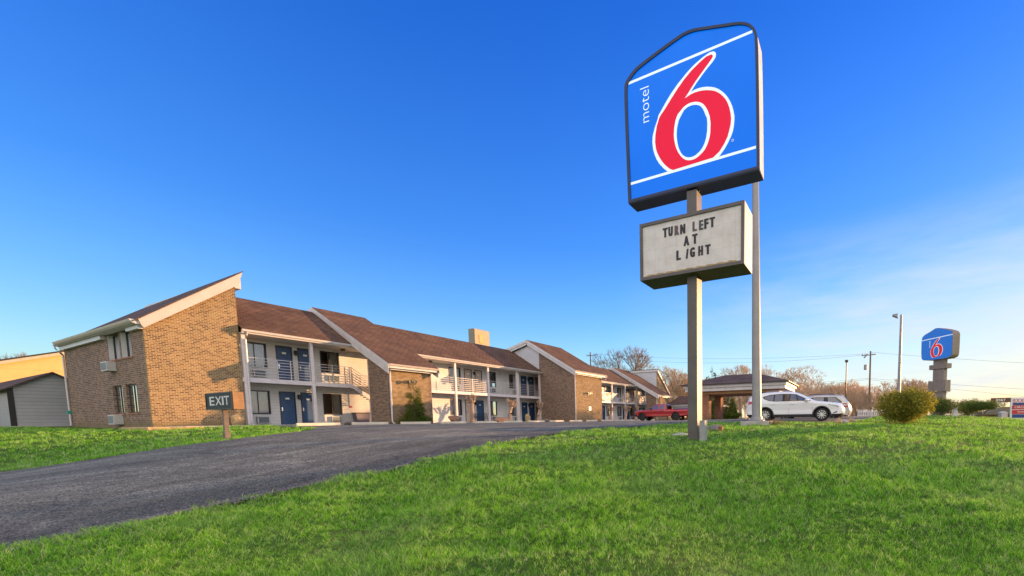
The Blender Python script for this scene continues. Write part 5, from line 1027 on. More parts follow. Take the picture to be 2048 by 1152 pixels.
# red pickup facing left
t, wbl = place_vehicle('red_pickup', 'red extended-cab pickup truck parked facing left before the motel', (1291.6, 841.5), (1358, 841), 42.3, 40.7, -.10)
V3_ = dict(sx=wbl / 3.1, wb=3.1, fa=1.55, ra=-1.55, R=.37, hw=.84, sill=.42, belt=1.03, tumble=.22, clad=None, paint='paint_red', rim='steel_wheel', spokes=6, round=.07, seats=[.25, -.35],
           top=[(2.2, .42), (2.26, .55), (2.28, .78), (2.2, .92), (1.9, .99), (1.2, 1.03), (.92, 1.06), (.62, 1.30), (.42, 1.50), (.25, 1.56), (-.1, 1.58), (-.45, 1.565), (-.62, 1.50), (-.70, 1.10), (-.72, 1.03), (-1.5, 1.035), (-2.3, 1.04), (-2.56, 1.04), (-2.60, .9), (-2.60, .45)],
           dlo=None, wins=[[(.76, 1.09), (.50, 1.34), (.34, 1.46), (.30, 1.09)], [(.27, 1.09), (.31, 1.47), (.02, 1.49), (-.02, 1.09)], [(-.16, 1.11), (-.14, 1.48), (-.50, 1.46), (-.54, 1.11)]],
           screens=[(.44, .88, 1.1, 1.48), (-.70, -.62, 1.12, 1.46)])
info = vehicle(V3_, t); sx = info['sx']
MB().box((-2.5 * sx, -.7, 1.0), (-.8 * sx, .7, 1.045)).build('bed_cover', 'plastic_black', t, world=False) if False else None
MB().box((2.22 * sx, -.82, .46), (2.36 * sx, .82, .62)).build('front_bumper', 'black_metal', t, world=False, bevel=.02); MB().box((-2.74 * sx, -.82, .48), (-2.62 * sx, .82, .62)).build('rear_bumper', 'chrome', t, world=False, bevel=.02)
patch(info, [(2.0, .78), (2.2, .78), (2.2, .90), (2.0, .92)], 'headlight', 'amber', t, .01, .04); patch(info, [(-2.5, .72), (-2.58, .72), (-2.58, .98), (-2.5, .98)], 'tail_lamp', 'tail_red', t, .012, .05)
patch(info, [(-.1, .55), (-.11, 1.04), (-.102, 1.04), (-.092, .55)], 'door_gap', 'plastic_black', t, .002, .01); patch(info, [(1.0, .55), (.98, 1.0), (.99, 1.0), (1.01, .55)], 'door_gap', 'plastic_black', t, .002, .01)
for s in (1, -1): MB().box((.66 * sx, s * .90 - .09, 1.08), (.74 * sx, s * .90 + .09, 1.22)).build('wing_mirror', 'plastic_black', t, world=False, bevel=.02)

# maroon car, mostly hidden by the sign pole
t, wbl = place_vehicle('maroon_car', 'maroon saloon mostly hidden behind the tall sign pole', (1352, 840), (1404, 840), 50.5, 48.2, -.10)
V4_ = dict(sx=1.0, wb=2.7, fa=1.35, ra=-1.35, R=.32, hw=.88, sill=.24, belt=.95, tumble=.36, clad=None, paint='paint_maroon', rim='alloy', spokes=7, round=.09, seats=[.1, -.8],
           top=[(2.1, .25), (2.2, .45), (2.18, .68), (1.7, .82), (1.1, .90), (.9, .95), (.3, 1.32), (0, 1.41), (-.6, 1.42), (-1.0, 1.34), (-1.55, 1.05), (-2.2, 1.0), (-2.3, .95), (-2.34, .6), (-2.28, .3)],
           dlo=None, wins=[[(.72, .98), (.25, 1.26), (-.2, 1.34), (-.22, .98)], [(-.3, .98), (-.28, 1.34), (-.85, 1.29), (-1.2, 1.08), (-1.15, .98)]], screens=[(.35, .85, .98, 1.34), (-1.5, -1.05, 1.07, 1.33)])
info = vehicle(V4_, t); patch(info, [(-1.95, .93), (-2.26, .92), (-2.3, .72), (-2.1, .74)], 'tail_lamp', 'tail_red', t, .012, .05)

# ------------------------------------------------------------------ far right: distant sign, fuel sign, fence, poles, wires
fu = Vector(RM @ np.array([-.272, 0, -.962])); fu.z = 0; fu.normalize(); fv = Vector((fu.y, -fu.x, 0))          # along the board (leftwards, away) and through its thickness
K = atD(1906, 700, 43.5); c = K + fu * 2.2; gz2 = tz(c.x, c.y)
if fv.dot(Vector(RM @ np.array([1.0, 0, 0]))) < 0: fv = -fv
t = thing('distant_motel_sign', 'smaller blue board with red number on a stepped brown pylon beyond the shrubs', 'sign', (c.x, c.y, gz2))
z7 = 6.067
def Q(x, y): return (1820 + x / z7, 640 + y / z7)
def fp(pt, o=0.0): return onP(pt[0], pt[1], K, fv) + fv * o
cab = [Q(140, 470), Q(136, 400), Q(140, 250), Q(150, 210), Q(180, 180), Q(240, 145), Q(310, 100), Q(350, 96), Q(420, 105), Q(480, 120), Q(510, 132), Q(524, 160), Q(520, 260), Q(514, 380), Q(508, 420), Q(490, 445), Q(450, 462), Q(330, 480), Q(200, 492), Q(160, 490)]
MB().prism([fp(q_) for q_ in cab], fv * .95).build('cabinet', 'pylon_tan', t)
MB().prism([fp(q_, -.03) for q_ in inset(cab, .8)], fv * .028).build('blue_face', 'far_blue', t)
def fl(pts, o1, nm, mt): return MB().prism([fp(q_, -o1) for q_ in pts], fv * .012).build(nm, mt, t)
fl([Q(142, 250), Q(522, 168), Q(522, 178), Q(142, 260)], .046, 'white_stripe', 'far_white')
def shear6(pts): return [(1861.2 + (x - 1304) / 164.0 * 25.2, 675.0 + (y - 101) / 240.0 * 40.8) for x, y in pts]
fl(shear6(wo), .050, 'number_outline', 'far_white'); fl(shear6(ro), .064, 'number', 'far_red'); fl(shear6(hw_), .078, 'number_inner_outline', 'far_white'); fl(shear6(hb), .092, 'number_counter', 'far_blue')
p = fp(Q(250, 335), -.035); q = fp(Q(232, 262), -.035)
text_mb('motel', p, (0, 0, 1), fu, (q - p).dot(fu), fit=q.z - p.z).build('lettering', 'far_white', t, fix=False)
def pyl(px0, px1, py0, py1, dx, dd, nm):
    a = fp((px0, py0), dx); b = fp((px1, py0), dx); z1_ = fp(((px0 + px1) / 2, py1)).z; h = Vector((0, 0, z1_ - a.z)); b.z = a.z; MB().prism([a, b, b + h, a + h], fv * dd).build(nm, 'pylon_tan', t)
pyl(1863.2, 1885, 721, 837, .25, .45, 'pylon'); pyl(1856.3, 1891, 731, 737.8, .15, .7, 'crossbar'); pyl(1854, 1889, 763, 783.5, .15, .7, 'lower_box')
# fuel price sign
xs2 = atD(2000, 815, 85).x; c = atD(2020, 838, 85)
t = thing('fuel_station_sign', 'tall fuel station sign with red, blue and brown panels at the right edge', 'sign', (xs2, c.y, tz(xs2, c.y)))
def pan(px0, px1, py0, py1, nm, mt, dx=0.0, dd=.25, wr=None, wm='sign_white', wf=.8, wh=.6):
    a = onX(px0, py0, xs2); b = onX(px1, py1, xs2); MB().box((xs2 + dx, b.y, b.z), (xs2 + dx + dd, a.y, a.z)).build(nm, mt, t)
    if wr: W_ = (a.y - b.y); H_ = a.z - b.z; text_mb(wr, (xs2 + dx - .03, a.y - W_ * (1 - wf) / 2, b.z + H_ * (1 - wh) / 2), (0, -1, 0), (0, 0, 1), H_ * wh, fit=W_ * wf, bold=.01).build('lettering', wm, t, fix=False)
pan(1982.5, 2021, 796.2, 804.2, 'brown_panel', 'sign_brown', 0, .3, 'BB&T', 'sign_white', .5, .55)
pan(2023, 2068, 795, 838.5, 'backing', 'sign_white', .12, .5)
pan(2026, 2066, 797, 804.8, 'price_panel', 'sign_white', 0, .1, 'EXXON', 'sign_red', .94, .9); pan(2026, 2066, 806, 809.3, 'blue_panel', 'sign_navy', 0, .1)
pan(2024.5, 2066, 811, 817.5, 'red_panel', 'sign_red', 0, .1, 'CIRCLE K', 'sign_white', .78, .5); pan(2024.5, 2066, 820, 827.5, 'red_panel', 'sign_red', 0, .1, 'Synergy', 'sign_white', .5, .55); pan(2024.5, 2066, 829, 835, 'blue_panel', 'sign_navy', 0, .1)
for px in (2030, 2060): a = onX(px, 838, xs2); MB().box((xs2 + .2, a.y - .15, tz(xs2, a.y) - .5), (xs2 + .5, a.y + .15, a.z)).build('leg', 'galv', t)
# little lit hut far right
p = atD(2009, 834, 110); t = thing('small_building', 'tiny pale sunlit building far off beneath the fuel sign', 'building', (p.x, p.y, p.z - .6)); MB().box((p.x, p.y - .65, p.z - 1.5), (p.x + 3, p.y + .65, p.z + 1.1)).build('wall', 'pink_trim', t); MB().prism([(p.x - .1, p.y - .8, p.z + 1.1), (p.x - .1, p.y + .8, p.z + 1.1), (p.x - .1, p.y, p.z + 1.5)], (3.2, 0, 0)).build('roof', 'white_trim', t)
p = atD(1990, 832, 140); t = thing('distant_roof', 'long low grey-brown roofed building beyond the flat-topped shrubs', 'building', (p.x, p.y, p.z - 1)); a = atD(1965, 832, 140); b = atD(2028, 820, 140)
MB().box((a.x + 2, b.y, a.z - 3), (a.x + 10, a.y, a.z + .4)).build('wall', 'rock_tan', t); MB().prism([(a.x, a.y + 1, a.z + .4), (a.x, b.y - 1, a.z + .4), (a.x, b.y - 1, a.z + 1.2), (a.x, b.y + 1.5, a.z + 2.9), (a.x, b.y + 3.5, a.z + 2.9)], (10, 0, 0)).build('roof', 'far_hill', t)
# white marker post, picket fence
p = atD(1911, 832, 36); t = tag(MB().box((p.x, p.y - .16, tz(p.x, p.y) - .2), (p.x + .2, p.y + .16, p.z + .70)).build('marker_post', 'fence_white', None, bevel=.02), 'white square marker post between the dark shrubs', 'post')
D = 47; a = atD(1716, 836, D); b = atD(1782, 835, D); n = 19
t = thing('picket_fence', 'white picket fence between the silver vehicle and the big shrub', 'fence', ((a.x + b.x) / 2, (a.y + b.y) / 2, a.z))
f = MB(); dv = (b - a); du = dv.normalized()
for k in range(n):
    c = a + dv * (k / (n - 1)); wv = du * .045; g_ = tz(c.x, c.y); h = 1.02; f.prism([(c.x - wv.x, c.y - wv.y, g_), (c.x + wv.x, c.y + wv.y, g_), (c.x + wv.x, c.y + wv.y, g_ + h - .08), (c.x, c.y, g_ + h), (c.x - wv.x, c.y - wv.y, g_ + h - .08)], (.0, .02, 0) if abs(du.x) > .7 else (.02, 0, 0))
f.build('pickets', 'fence_white', t); r_ = MB()
for z in (.3, .75): r_.bar((a.x + .05, a.y + .05, tz(a.x, a.y) + z), (b.x + .05, b.y + .05, tz(b.x, b.y) + z), .04, .08)
r_.build('rails', 'fence_white', t)
# lamp posts
def lamp(px, pyt, D, r0, label, kind, group='car park lamp posts'):
    p = atD(px, 836, D); tp = atD(px, pyt, D); g_ = tz(p.x, p.y); t = thing('lamp_post', label, 'lamp post', (p.x, p.y, g_), group)
    MB().lathe([(r0, g_), (r0 * .6, tp.z), (0, tp.z)], (p.x, p.y, 0), 'Z', 8).build('pole', 'galv' if kind != 'brown' else 'brown_metal', t)
    side = Vector((RM[0, 0], RM[1, 0], 0)).normalized()
    if kind == 'arm':
        q = tp - side * .42; MB().bar(tp - Vector((0, 0, .15)), q + Vector((0, 0, .02)), .08, .08).build('arm', 'galv', t)
        MB().prism([q + side * .22 + Vector((0, 0, .22)), q - side * .10 + Vector((0, 0, .16)), q - side * .10 - Vector((0, 0, .02)), q + side * .22 - Vector((0, 0, .12))], side.cross(Vector((0, 0, 1))) * .3).build('lamp_head', 'galv', t)
    elif kind == 'brown':
        MB().lathe([(.0, tp.z + .25), (.24, tp.z + .2), (.24, tp.z - .02), (.1, tp.z - .2), (.06, tp.z - .2)], (p.x, p.y, 0), 'Z', 10).build('lamp_head', 'brown_metal', t)
    else:
        h = MB()
        for s in (-1, 1): c = tp + side * s * .35; h.lathe([(0, .15), (.14, .1), (.2, 0), (0, -.08)], c, 'Z', 10); h.bar(tp, c, .04, .04)
        h.build('lamp_head', 'lamp_white', t)
lamp(1796, 633, 38, .16, 'tall grey single-arm lamp post rising behind the big shrub', 'arm'); lamp(1690.5, 724, 62, .11, 'short brown-headed lamp post left of the wooden utility pole', 'brown'); lamp(1483, 789, 75, .07, 'white twin-headed lamp post seen through the canopy', 'twin')
# utility poles
def upole(px, pyt, D, label, r0=.17, tf=True):
    p = atD(px, 836, D); tp = atD(px, pyt, D); g_ = tz(p.x, p.y); t = thing('utility_pole', label, 'utility pole', (p.x, p.y, g_), 'wooden utility poles')
    MB().lathe([(r0, g_ - .3), (r0 * .68, tp.z), (0, tp.z)], (p.x, p.y, 0), 'Z', 9).build('pole', 'wood_pole', t)
    side = Vector((RM[0, 0], RM[1, 0], 0)).normalized(); m_ = MB(); c = tp - Vector((0, 0, .5)); m_.bar(c - side * 1.15 - Vector((0, 0, .1)), c + side * 1.15 + Vector((0, 0, .1)), .11, .13); m_.build('crossarm', 'wood_pole', t)
    for s in (-1.05, -.6, .6, 1.05): q = c + side * s; MB().lathe([(.03, .05), (.07, .1), (.05, .18), (.07, .22), (0, .28)], q, 'Z', 8).build('insulator', 'galv', t)
    if tf: q = tp - Vector((0, 0, 2.5)) - side * .45; MB().lathe([(0, .45), (.25, .42), (.27, .36), (.27, -.42), (0, -.45)], q, 'Z', 12).build('transformer', 'galv', t); MB().bar(tp - Vector((0, 0, .35)) - side * .2, tp - Vector((0, 0, .95)) - side * .75, .14, .2).build('switch', 'galv', t)
    return tp, side
pA, sA = upole(1737.5, 704, 70, 'brown wooden utility pole with grey transformer behind the picket fence'); pB, sB = upole(1183.5, 706, 90, 'dark utility pole with crossarms rising behind the tall brick block', .16, False)
MB_ = MB(); q = pB - Vector((0, 0, 3.3)); MB_.bar(q - sB * 1.3, q + sB * 2.6, .14, .16); o = MB_.build('lower_crossarm', 'wood_pole', [x for x in COL.objects if x.name == 'utility_pole.001'][0])
def wire(a, b, sag, label):
    a = Vector(a); b = Vector(b); pts = [a.lerp(b, k / 18) - Vector((0, 0, 4 * sag * (k / 18) * (1 - k / 18))) for k in range(19)]
    tag(MB().tube(pts, .018, 4, cap=False).build('overhead_wire', 'wire', None), label, 'wire', 'overhead wires')
far = atD(2500, 745, 60)
wire(pB + Vector((0, 0, -.2)), pA + Vector((0, 0, -.3)), .9, 'topmost thin wire strung between the two utility poles'); wire(pB - sB * .9 + Vector((0, 0, -.6)), pA - sA * .9 + Vector((0, 0, -.5)), 1.4, 'second thin wire just under the topmost between the utility poles')
wire(atD(1330, 773, 95), pA - Vector((0, 0, 4.35)), .6, 'upper of the two low cables left of the wooden utility pole'); wire(atD(1330, 783, 90), pA - Vector((0, 0, 4.55)), .5, 'lower of the two low cables left of the wooden utility pole')
wire(pA - Vector((0, 0, 4.35)), atD(2500, 800, 60), .3, 'upper of the two low cables right of the wooden utility pole'); wire(pA - Vector((0, 0, 4.55)), atD(2500, 836, 60), .2, 'lower of the two low cables right of the wooden utility pole'); wire(pA, atD(2500, 742, 60), .5, 'highest thin wire passing behind the distant blue board')

# ------------------------------------------------------------------ vegetation
def mesh_np(name, V, F3, mat, tint=None, kind=None, parent=None, smooth=False):
    me = bpy.data.meshes.new(name); nv = len(V); nf = len(F3); k = F3.shape[1]
    me.vertices.add(nv); me.vertices.foreach_set('co', V.astype(np.float32).ravel()); me.loops.add(nf * k); me.loops.foreach_set('vertex_index', F3.astype(np.int32).ravel())
    me.polygons.add(nf); me.polygons.foreach_set('loop_start', np.arange(0, nf * k, k, dtype=np.int32)); me.polygons.foreach_set('loop_total', np.full(nf, k, np.int32)); me.update(calc_edges=True)
    if tint is not None: a = me.attributes.new('tint', 'FLOAT', 'POINT'); a.data.foreach_set('value', tint.astype(np.float32))
    me.materials.append(MATS[mat]); o = bpy.data.objects.new(name, me); COL.objects.link(o)
    if parent: o.parent = parent
    return o
rg = np.random.default_rng(11)
# lawn grass: real blades, denser near the viewer
def blades(n, D0, D1, px0, px1, mode='log'):
    u = rg.random(n); D = D0 * (D1 / D0) ** u if mode == 'log' else 1 / (1 / D0 + (1 / D1 - 1 / D0) * u)
    px = rg.uniform(px0, px1, n); xc = (px - PPX) / FPX * D; d = RM @ np.stack([xc, np.zeros(n), -D]); return d[0], d[1], D
NA = [blades(52000, 2.2, 9.0, -160, 2220, 'inv'), blades(40000, 5.0, 40.0, -160, 2220), blades(4000, 3.5, 16, -160, 1300), blades(11000, 2.5, 26, 2220, 3300), blades(5000, 4.5, 30, -800, -160)]
KB = 9      # blades per tuft
bx = np.concatenate([a[0] for a in NA]); by = np.concatenate([a[1] for a in NA]); bD = np.concatenate([a[2] for a in NA])
jx = bx + .10 * np.sin(by * 5.1 + 1.3 * np.sin(bx * 3.3)) + rg.normal(0, .045, len(bx)); jy = by + .10 * np.sin(bx * 4.3 + 1.7 * np.sin(by * 2.9)) + rg.normal(0, .045, len(bx))
ok = ~inpoly(jx, jy) & ~((bx > 8.3) & (by > 30.7)) & ~((by > 29.4) & (bx > 7.3) & (bx < 9.3)) & ~((by > 48.9) & (bx > .5)) & ~((bx > 22.4) & (by > 9.5)) & ~((bx > 11.3) & (bx < 11.75) & (by > 4.1) & (by < 4.42))
bare = np.sin(bx * .37 + 1.1) * np.sin(by * .53 + .4) + .5 * np.sin(bx * 1.7 + by * 1.1)
ok &= ~((bare > 1.05) & (rg.random(len(bx)) < .55)); bx, by, bD, bare = bx[ok], by[ok], bD[ok], bare[ok]; nt_ = len(bx); tuft_h = rg.uniform(.6, 1.35, nt_); tuft_t = rg.normal(0, .15, nt_) + np.where((bare > .95) & (rg.random(nt_) < .3), .4, 0) + np.where(rg.random(nt_) < .03, .6, 0); tuft_r = .018 * np.clip(bD / 5.0, 1, 3.2) * rg.uniform(.6, 1.6, nt_)
tx, ty, th_, tt_, tr_ = [np.repeat(q_, KB) for q_ in (bx, by, tuft_h, tuft_t, tuft_r)]; bD = np.repeat(bD, KB); ang = rg.uniform(0, 2 * np.pi, len(tx)); rad = tr_ * np.sqrt(rg.random(len(tx))); bx = tx + np.cos(ang) * rad; by = ty + np.sin(ang) * rad; n = len(bx); bz = terr(bx, by) + undul(bx, by) - .008
lf = np.clip(bD / 5.0, .75, 4.0); hgt = rg.uniform(.028, .070, n) * (1 + .25 * np.sin(bx * 1.9) * np.cos(by * 2.3)) * np.clip(lf, 1, 1.5); hgt *= th_ * np.where(rg.random(n) < .03, 1.5, 1.0)
wdt = .0017 * lf * rg.uniform(.7, 1.3, n); th = rg.uniform(0, 2 * np.pi, n); ln = ang + rg.normal(0, .5, n); la = (.15 + .9 * np.clip(rad / tr_, 0, 1) * rg.uniform(.5, 1.3, n)) * hgt
cx_, sy_ = np.cos(th) * wdt, np.sin(th) * wdt; lx, ly = np.cos(ln) * la, np.sin(ln) * la
V = np.zeros((n, 5, 3)); V[:, 0] = np.stack([bx - cx_, by - sy_, bz], 1); V[:, 1] = np.stack([bx + cx_, by + sy_, bz], 1)
V[:, 2] = np.stack([bx + cx_ * .8 + lx * .32, by + sy_ * .8 + ly * .32, bz + hgt * .58], 1); V[:, 3] = np.stack([bx - cx_ * .8 + lx * .32, by - sy_ * .8 + ly * .32, bz + hgt * .58], 1); V[:, 4] = np.stack([bx + lx, by + ly, bz + hgt * .95], 1)
i0 = np.arange(n) * 5; F = np.concatenate([np.stack([i0, i0 + 1, i0 + 2], 1), np.stack([i0, i0 + 2, i0 + 3], 1), np.stack([i0 + 3, i0 + 2, i0 + 4], 1)])
tn = np.clip(rg.normal(.42, .24, n) + tt_, 0, 1); tn = np.where(rg.random(n) < .07, 1.0, tn)
o = mesh_np('grass', V.reshape(-1, 3), F, 'grass_blade', np.repeat(tn, 5)); o['kind'] = 'stuff'; o['label'] = 'mown green lawn grass'

# loose grit where the drive crumbles into the lawn, and dead leaves blown across it
def crumbs(n, name, mat, s0, s1, spread, seed, label, flat=.6):
    r = np.random.default_rng(seed); lw = np.array(low[1:19] + [p_ for p_ in up[1:12]] ); L1 = np.array(low[1:19]); L2 = np.array(up[1:11]); k = n * 3 // 4; P = []
    for arr, m_ in ((L1, k), (L2, n - k)):
        i = r.integers(0, len(arr) - 1, m_); t_ = r.random(m_)[:, None]; P.append(arr[i] * (1 - t_) + arr[i + 1] * t_ + r.normal(0, spread, (m_, 2)) * r.random((m_, 1)))
    P = np.concatenate(P); m_ = len(P); z = terr(P[:, 0], P[:, 1]) + .012; s = r.uniform(s0, s1, m_); base = np.array([[1, 0, 0], [-.5, .87, 0], [-.5, -.87, 0], [0, 0, 1]]) ; V = np.zeros((m_, 4, 3)); a = r.uniform(0, 6.28, m_)
    for j in range(4): q = base[j] + r.normal(0, .2, (m_, 3)); V[:, j, 0] = P[:, 0] + s * (q[:, 0] * np.cos(a) - q[:, 1] * np.sin(a)); V[:, j, 1] = P[:, 1] + s * (q[:, 0] * np.sin(a) + q[:, 1] * np.cos(a)); V[:, j, 2] = z + s * flat * q[:, 2]
    i = np.arange(m_) * 4; F = np.concatenate([np.stack([i + a_, i + b_, i + c_], 1) for a_, b_, c_ in ((0, 1, 3), (1, 2, 3), (2, 0, 3))]); o = mesh_np(name, V.reshape(-1, 3), F, mat); o['kind'] = 'stuff'; o['label'] = label
crumbs(9000, 'gravel', 'slate', .005, .018, .24, 3, 'loose grit along the crumbling drive edge'); crumbs(420, 'dead_leaves', 'stump_wood', .010, .026, 1.2, 4, 'dead brown leaf bits along the drive', .25)

# leafy shrubs: leaf-sized faces through the crown on a twig frame
def leaf_cloud(centers, radii, n, size, rs, flat=0.0, shell=.55, narrow=.45):
    w_ = np.array([r[0] * r[1] * r[2] for r in radii]); w_ = w_ / w_.sum(); idx = rs.choice(len(centers), n, p=w_)
    d = rs.normal(size=(n, 3)); d /= np.linalg.norm(d, axis=1)[:, None]; r = (shell + (1 - shell) * rs.random(n) ** .5)
    bump_ = 1 + .13 * np.sin(d[:, 0] * 7 + idx) * np.sin(d[:, 1] * 6 + idx * 2) + .10 * np.sin(d[:, 2] * 9 + idx) + .07 * np.sin(d[:, 0] * 17) * np.cos(d[:, 2] * 15 + idx)
    P = np.array(centers)[idx] + d * np.array(radii)[idx] * (r * bump_)[:, None]
    s = size * rs.uniform(.6, 1.3, n); a = rs.normal(size=(n, 3)) + d * .6; a /= np.linalg.norm(a, axis=1)[:, None]; b = np.cross(a, rs.normal(size=(n, 3))); b /= np.linalg.norm(b, axis=1)[:, None]
    V = np.stack([P - a * s[:, None] * .5, P + b * s[:, None] * narrow * .5, P + a * s[:, None] * .5, P - b * s[:, None] * narrow * .5], 1)
    i = np.arange(n) * 4; return V.reshape(-1, 3), np.stack([i, i + 1, i + 2, i + 3], 1), np.repeat(np.clip(rs.normal(.42, .25, n), 0, 1), 4)
def shrub(name, label, cat, px, py, D, wpx, hpx, mat, seed, n, size, flat=1.0, grp=None, lobes=9, lift=0.0, stems=True):
    rs = np.random.default_rng(seed); base = atD(px, py, D); g_ = tz(base.x, base.y); base.z = g_; s = D / FPX; Wd = wpx * s / 2; Hh = hpx * s; t = thing(name, label, cat, base, grp)
    side = np.array([RM[0, 0], RM[1, 0], 0]); side /= np.linalg.norm(side); fw = np.array([side[1], -side[0], 0]); C = []; Rr = []
    z0 = lift * Hh
    for k in range(lobes):
        a = 2 * math.pi * k / lobes + rs.uniform(-.3, .3); rr = .50 if k % 3 else .25; c = side * math.cos(a) * Wd * rr + fw * math.sin(a) * Wd * rr * .9; C.append(c + np.array([0, 0, z0 + (Hh - z0) * rs.uniform(.42, .60)])); Rr.append((Wd * rs.uniform(.42, .52), Wd * rs.uniform(.42, .52), (Hh - z0) * rs.uniform(.36, .46)))
    C.append(np.array([0, 0, z0 + (Hh - z0) * .5])); Rr.append((Wd * .8, Wd * .8, (Hh - z0) * .48))
    for k in range(lobes * 4):          # sprigs and side shoots breaking the outline
        a = rs.uniform(0, 6.28); e_ = rs.uniform(.05, 1.4); r_ = rs.uniform(.86, 1.06); c = (side * math.cos(a) * math.cos(e_) + fw * math.sin(a) * math.cos(e_)) * Wd * r_; C.append(c + np.array([0, 0, z0 + (Hh - z0) * (.45 + .5 * math.sin(e_) * r_)])); q_ = rs.uniform(.06, .20); Rr.append((Wd * q_, Wd * q_, Wd * q_ * rs.uniform(.8, 1.5)))
    V, F, tn = leaf_cloud(C, Rr, n, size, rs, shell=.35); V[:, 2] = np.maximum(V[:, 2], .01)
    mesh_np('foliage', V, F, mat, tn, parent=t)
    mb = MB()
    for k in range(9 if stems else 5):
        a = rs.uniform(0, 6.28); q = rs.uniform(.2, .75); mb.tube([(rs.uniform(-.08, .08) * Wd, rs.uniform(-.08, .08) * Wd, -.05), (math.cos(a) * Wd * q * .4, math.sin(a) * Wd * q * .4, Hh * .35), (math.cos(a) * Wd * q, math.sin(a) * Wd * q, Hh * .78)], [.028 * Wd, .018 * Wd, .006 * Wd], 5)
    mb.build('stems', 'bark_grey', t, world=False); return t
SG = 'evergreen shrubs on the lawn'
shrub('evergreen_shrub', 'largest shrub, ragged and sunlit, in front of the grey lamp post', 'shrub', 1811, 848, 18, 112, 70, 'leaf_shrub', 1, 17000, .085, grp=SG)
shrub('evergreen_shrub', 'dark rounded shrub just right of the largest shrub, below the distant blue board', 'shrub', 1882, 834, 34, 56, 37, 'leaf_dark', 2, 8000, .09, grp=SG)
shrub('evergreen_shrub', 'tall dome-shaped shrub behind the flat-topped one at the right', 'shrub', 1936, 833, 36, 58, 36, 'leaf_dark', 3, 8000, .09, grp=SG, lift=.1)
shrub('evergreen_shrub', 'wide flat-topped shrub on short bare stems, rightmost of the shrubs', 'shrub', 1962, 834, 31, 72, 31, 'leaf_dark', 4, 9000, .085, grp=SG, lift=.38)
b = onY(829, 848, 28.5)
# holly on the brick block: a loose cone
def cone_tree(name, label, cat, base, H, Rb, n, size, mat, seed, trunkr=.05, up=.25, gap=.0, droop=0.0, tiers=0, grp=None):
    rs = np.random.default_rng(seed); t = thing(name, label, cat, base, grp); m_ = 0; C = []; Rr = []
    lv = tiers or 9
    for k in range(lv):
        f = (k + .3) / lv; z = H * (.06 + .92 * f); R = Rb * (1 - f) ** .8 * rs.uniform(.85, 1.15) + .06
        nb = max(2, int(6 * (1 - f)) + 1)
        for j in range(nb):
            a = rs.uniform(0, 6.28); q = R * rs.uniform(.35, .7); C.append((math.cos(a) * q, math.sin(a) * q, z - droop * q)); Rr.append((R * .42, R * .42, H / lv * rs.uniform(.55, .9)))
    V, F, tn = leaf_cloud(C, Rr, n, size, rs, shell=.2); mesh_np('foliage', V, F, mat, tn, parent=t)
    MB().tube([(0, 0, -.05), (.02, 0, H * .5), (0, .02, H * .98)], [trunkr, trunkr * .6, trunkr * .15], 6).build('trunk', 'bark_grey', t, world=False); return t
cone_tree('holly_tree', 'bushy conical holly growing against the lit brick block', 'tree', (b.x, 28.4, G), 3.3, 1.0, 13000, .075, 'leaf_holly', 5)

# pollarded trees: thick trunk, knuckled stubs
def pollard(px, py_top, Y, label, seed, lean=0.0, base_px=None):
    r = random.Random(seed); top = onY(px, py_top, Y); bp = onY(base_px or px, 846, Y); H = top.z - G; base = Vector((bp.x, Y, G)); t = thing('pollarded_tree', label, 'tree', base, 'pollarded trees along the motel front')
    kz = H * .68; kx = top.x - bp.x; mb = MB(); pts = []; rr = []
    for k in range(9): f = k / 8; pts.append((kx * f + .05 * math.sin(f * 5 + seed), .04 * math.sin(f * 7 + seed), kz * f)); rr.append(.19 * (1 - .28 * f) + (.05 if k == 8 else 0) + .015 * math.sin(k * 2.1))
    mb.tube(pts, rr, 10); mb.build('trunk', 'bark_myrtle', t, world=False, smooth=True); mb = MB()
    for k in range(11):
        a = 2 * math.pi * k / 11 + r.uniform(-.3, .3); L_ = r.uniform(.35, .95) if k % 2 else r.uniform(.5, .8); el_ = r.uniform(.25, 1.3); p0 = Vector(pts[-1]) - Vector((0, 0, .08)); d = Vector((math.cos(a) * math.cos(el_), math.sin(a) * math.cos(el_), math.sin(el_)))
        p1 = p0 + d * L_ * .5; p2 = p1 + (d * .4 + Vector((0, 0, .6))).normalized() * L_ * .5; mb.tube([p0, p1, p2], [.085, .06, .045], 6); mb.lathe([(0, -.07), (.07, -.03), (.08, .03), (0, .08)], p2, 'Z', 7)
        for q in range(3): e = p2 + Vector((r.uniform(-.25, .25), r.uniform(-.25, .25), r.uniform(.08, .3))); mb.tube([p2, e], [.028, .016], 5)
    mb.build('branches', 'bark_myrtle', t, world=False, smooth=True)
pollard(944, 789, 31.6, 'pollarded tree with knobbly stubs, leftmost, before the second balcony bay', 1); pollard(1022, 799, 31.6, 'pollarded tree second from the left, left of the dark blue door', 2, base_px=1018); pollard(1079, 803, 31.6, 'pollarded tree third from the left, against the tall shaded brick wall', 3, base_px=1076)
pollard(1221, 812, 31.4, 'first pollarded tree right of the tall brick block', 4); pollard(1253, 812, 31.4, 'middle one of the three far pollarded trees', 5, base_px=1250); pollard(1274, 812, 31.4, 'pollarded tree just left of the red pickup', 6, base_px=1271)

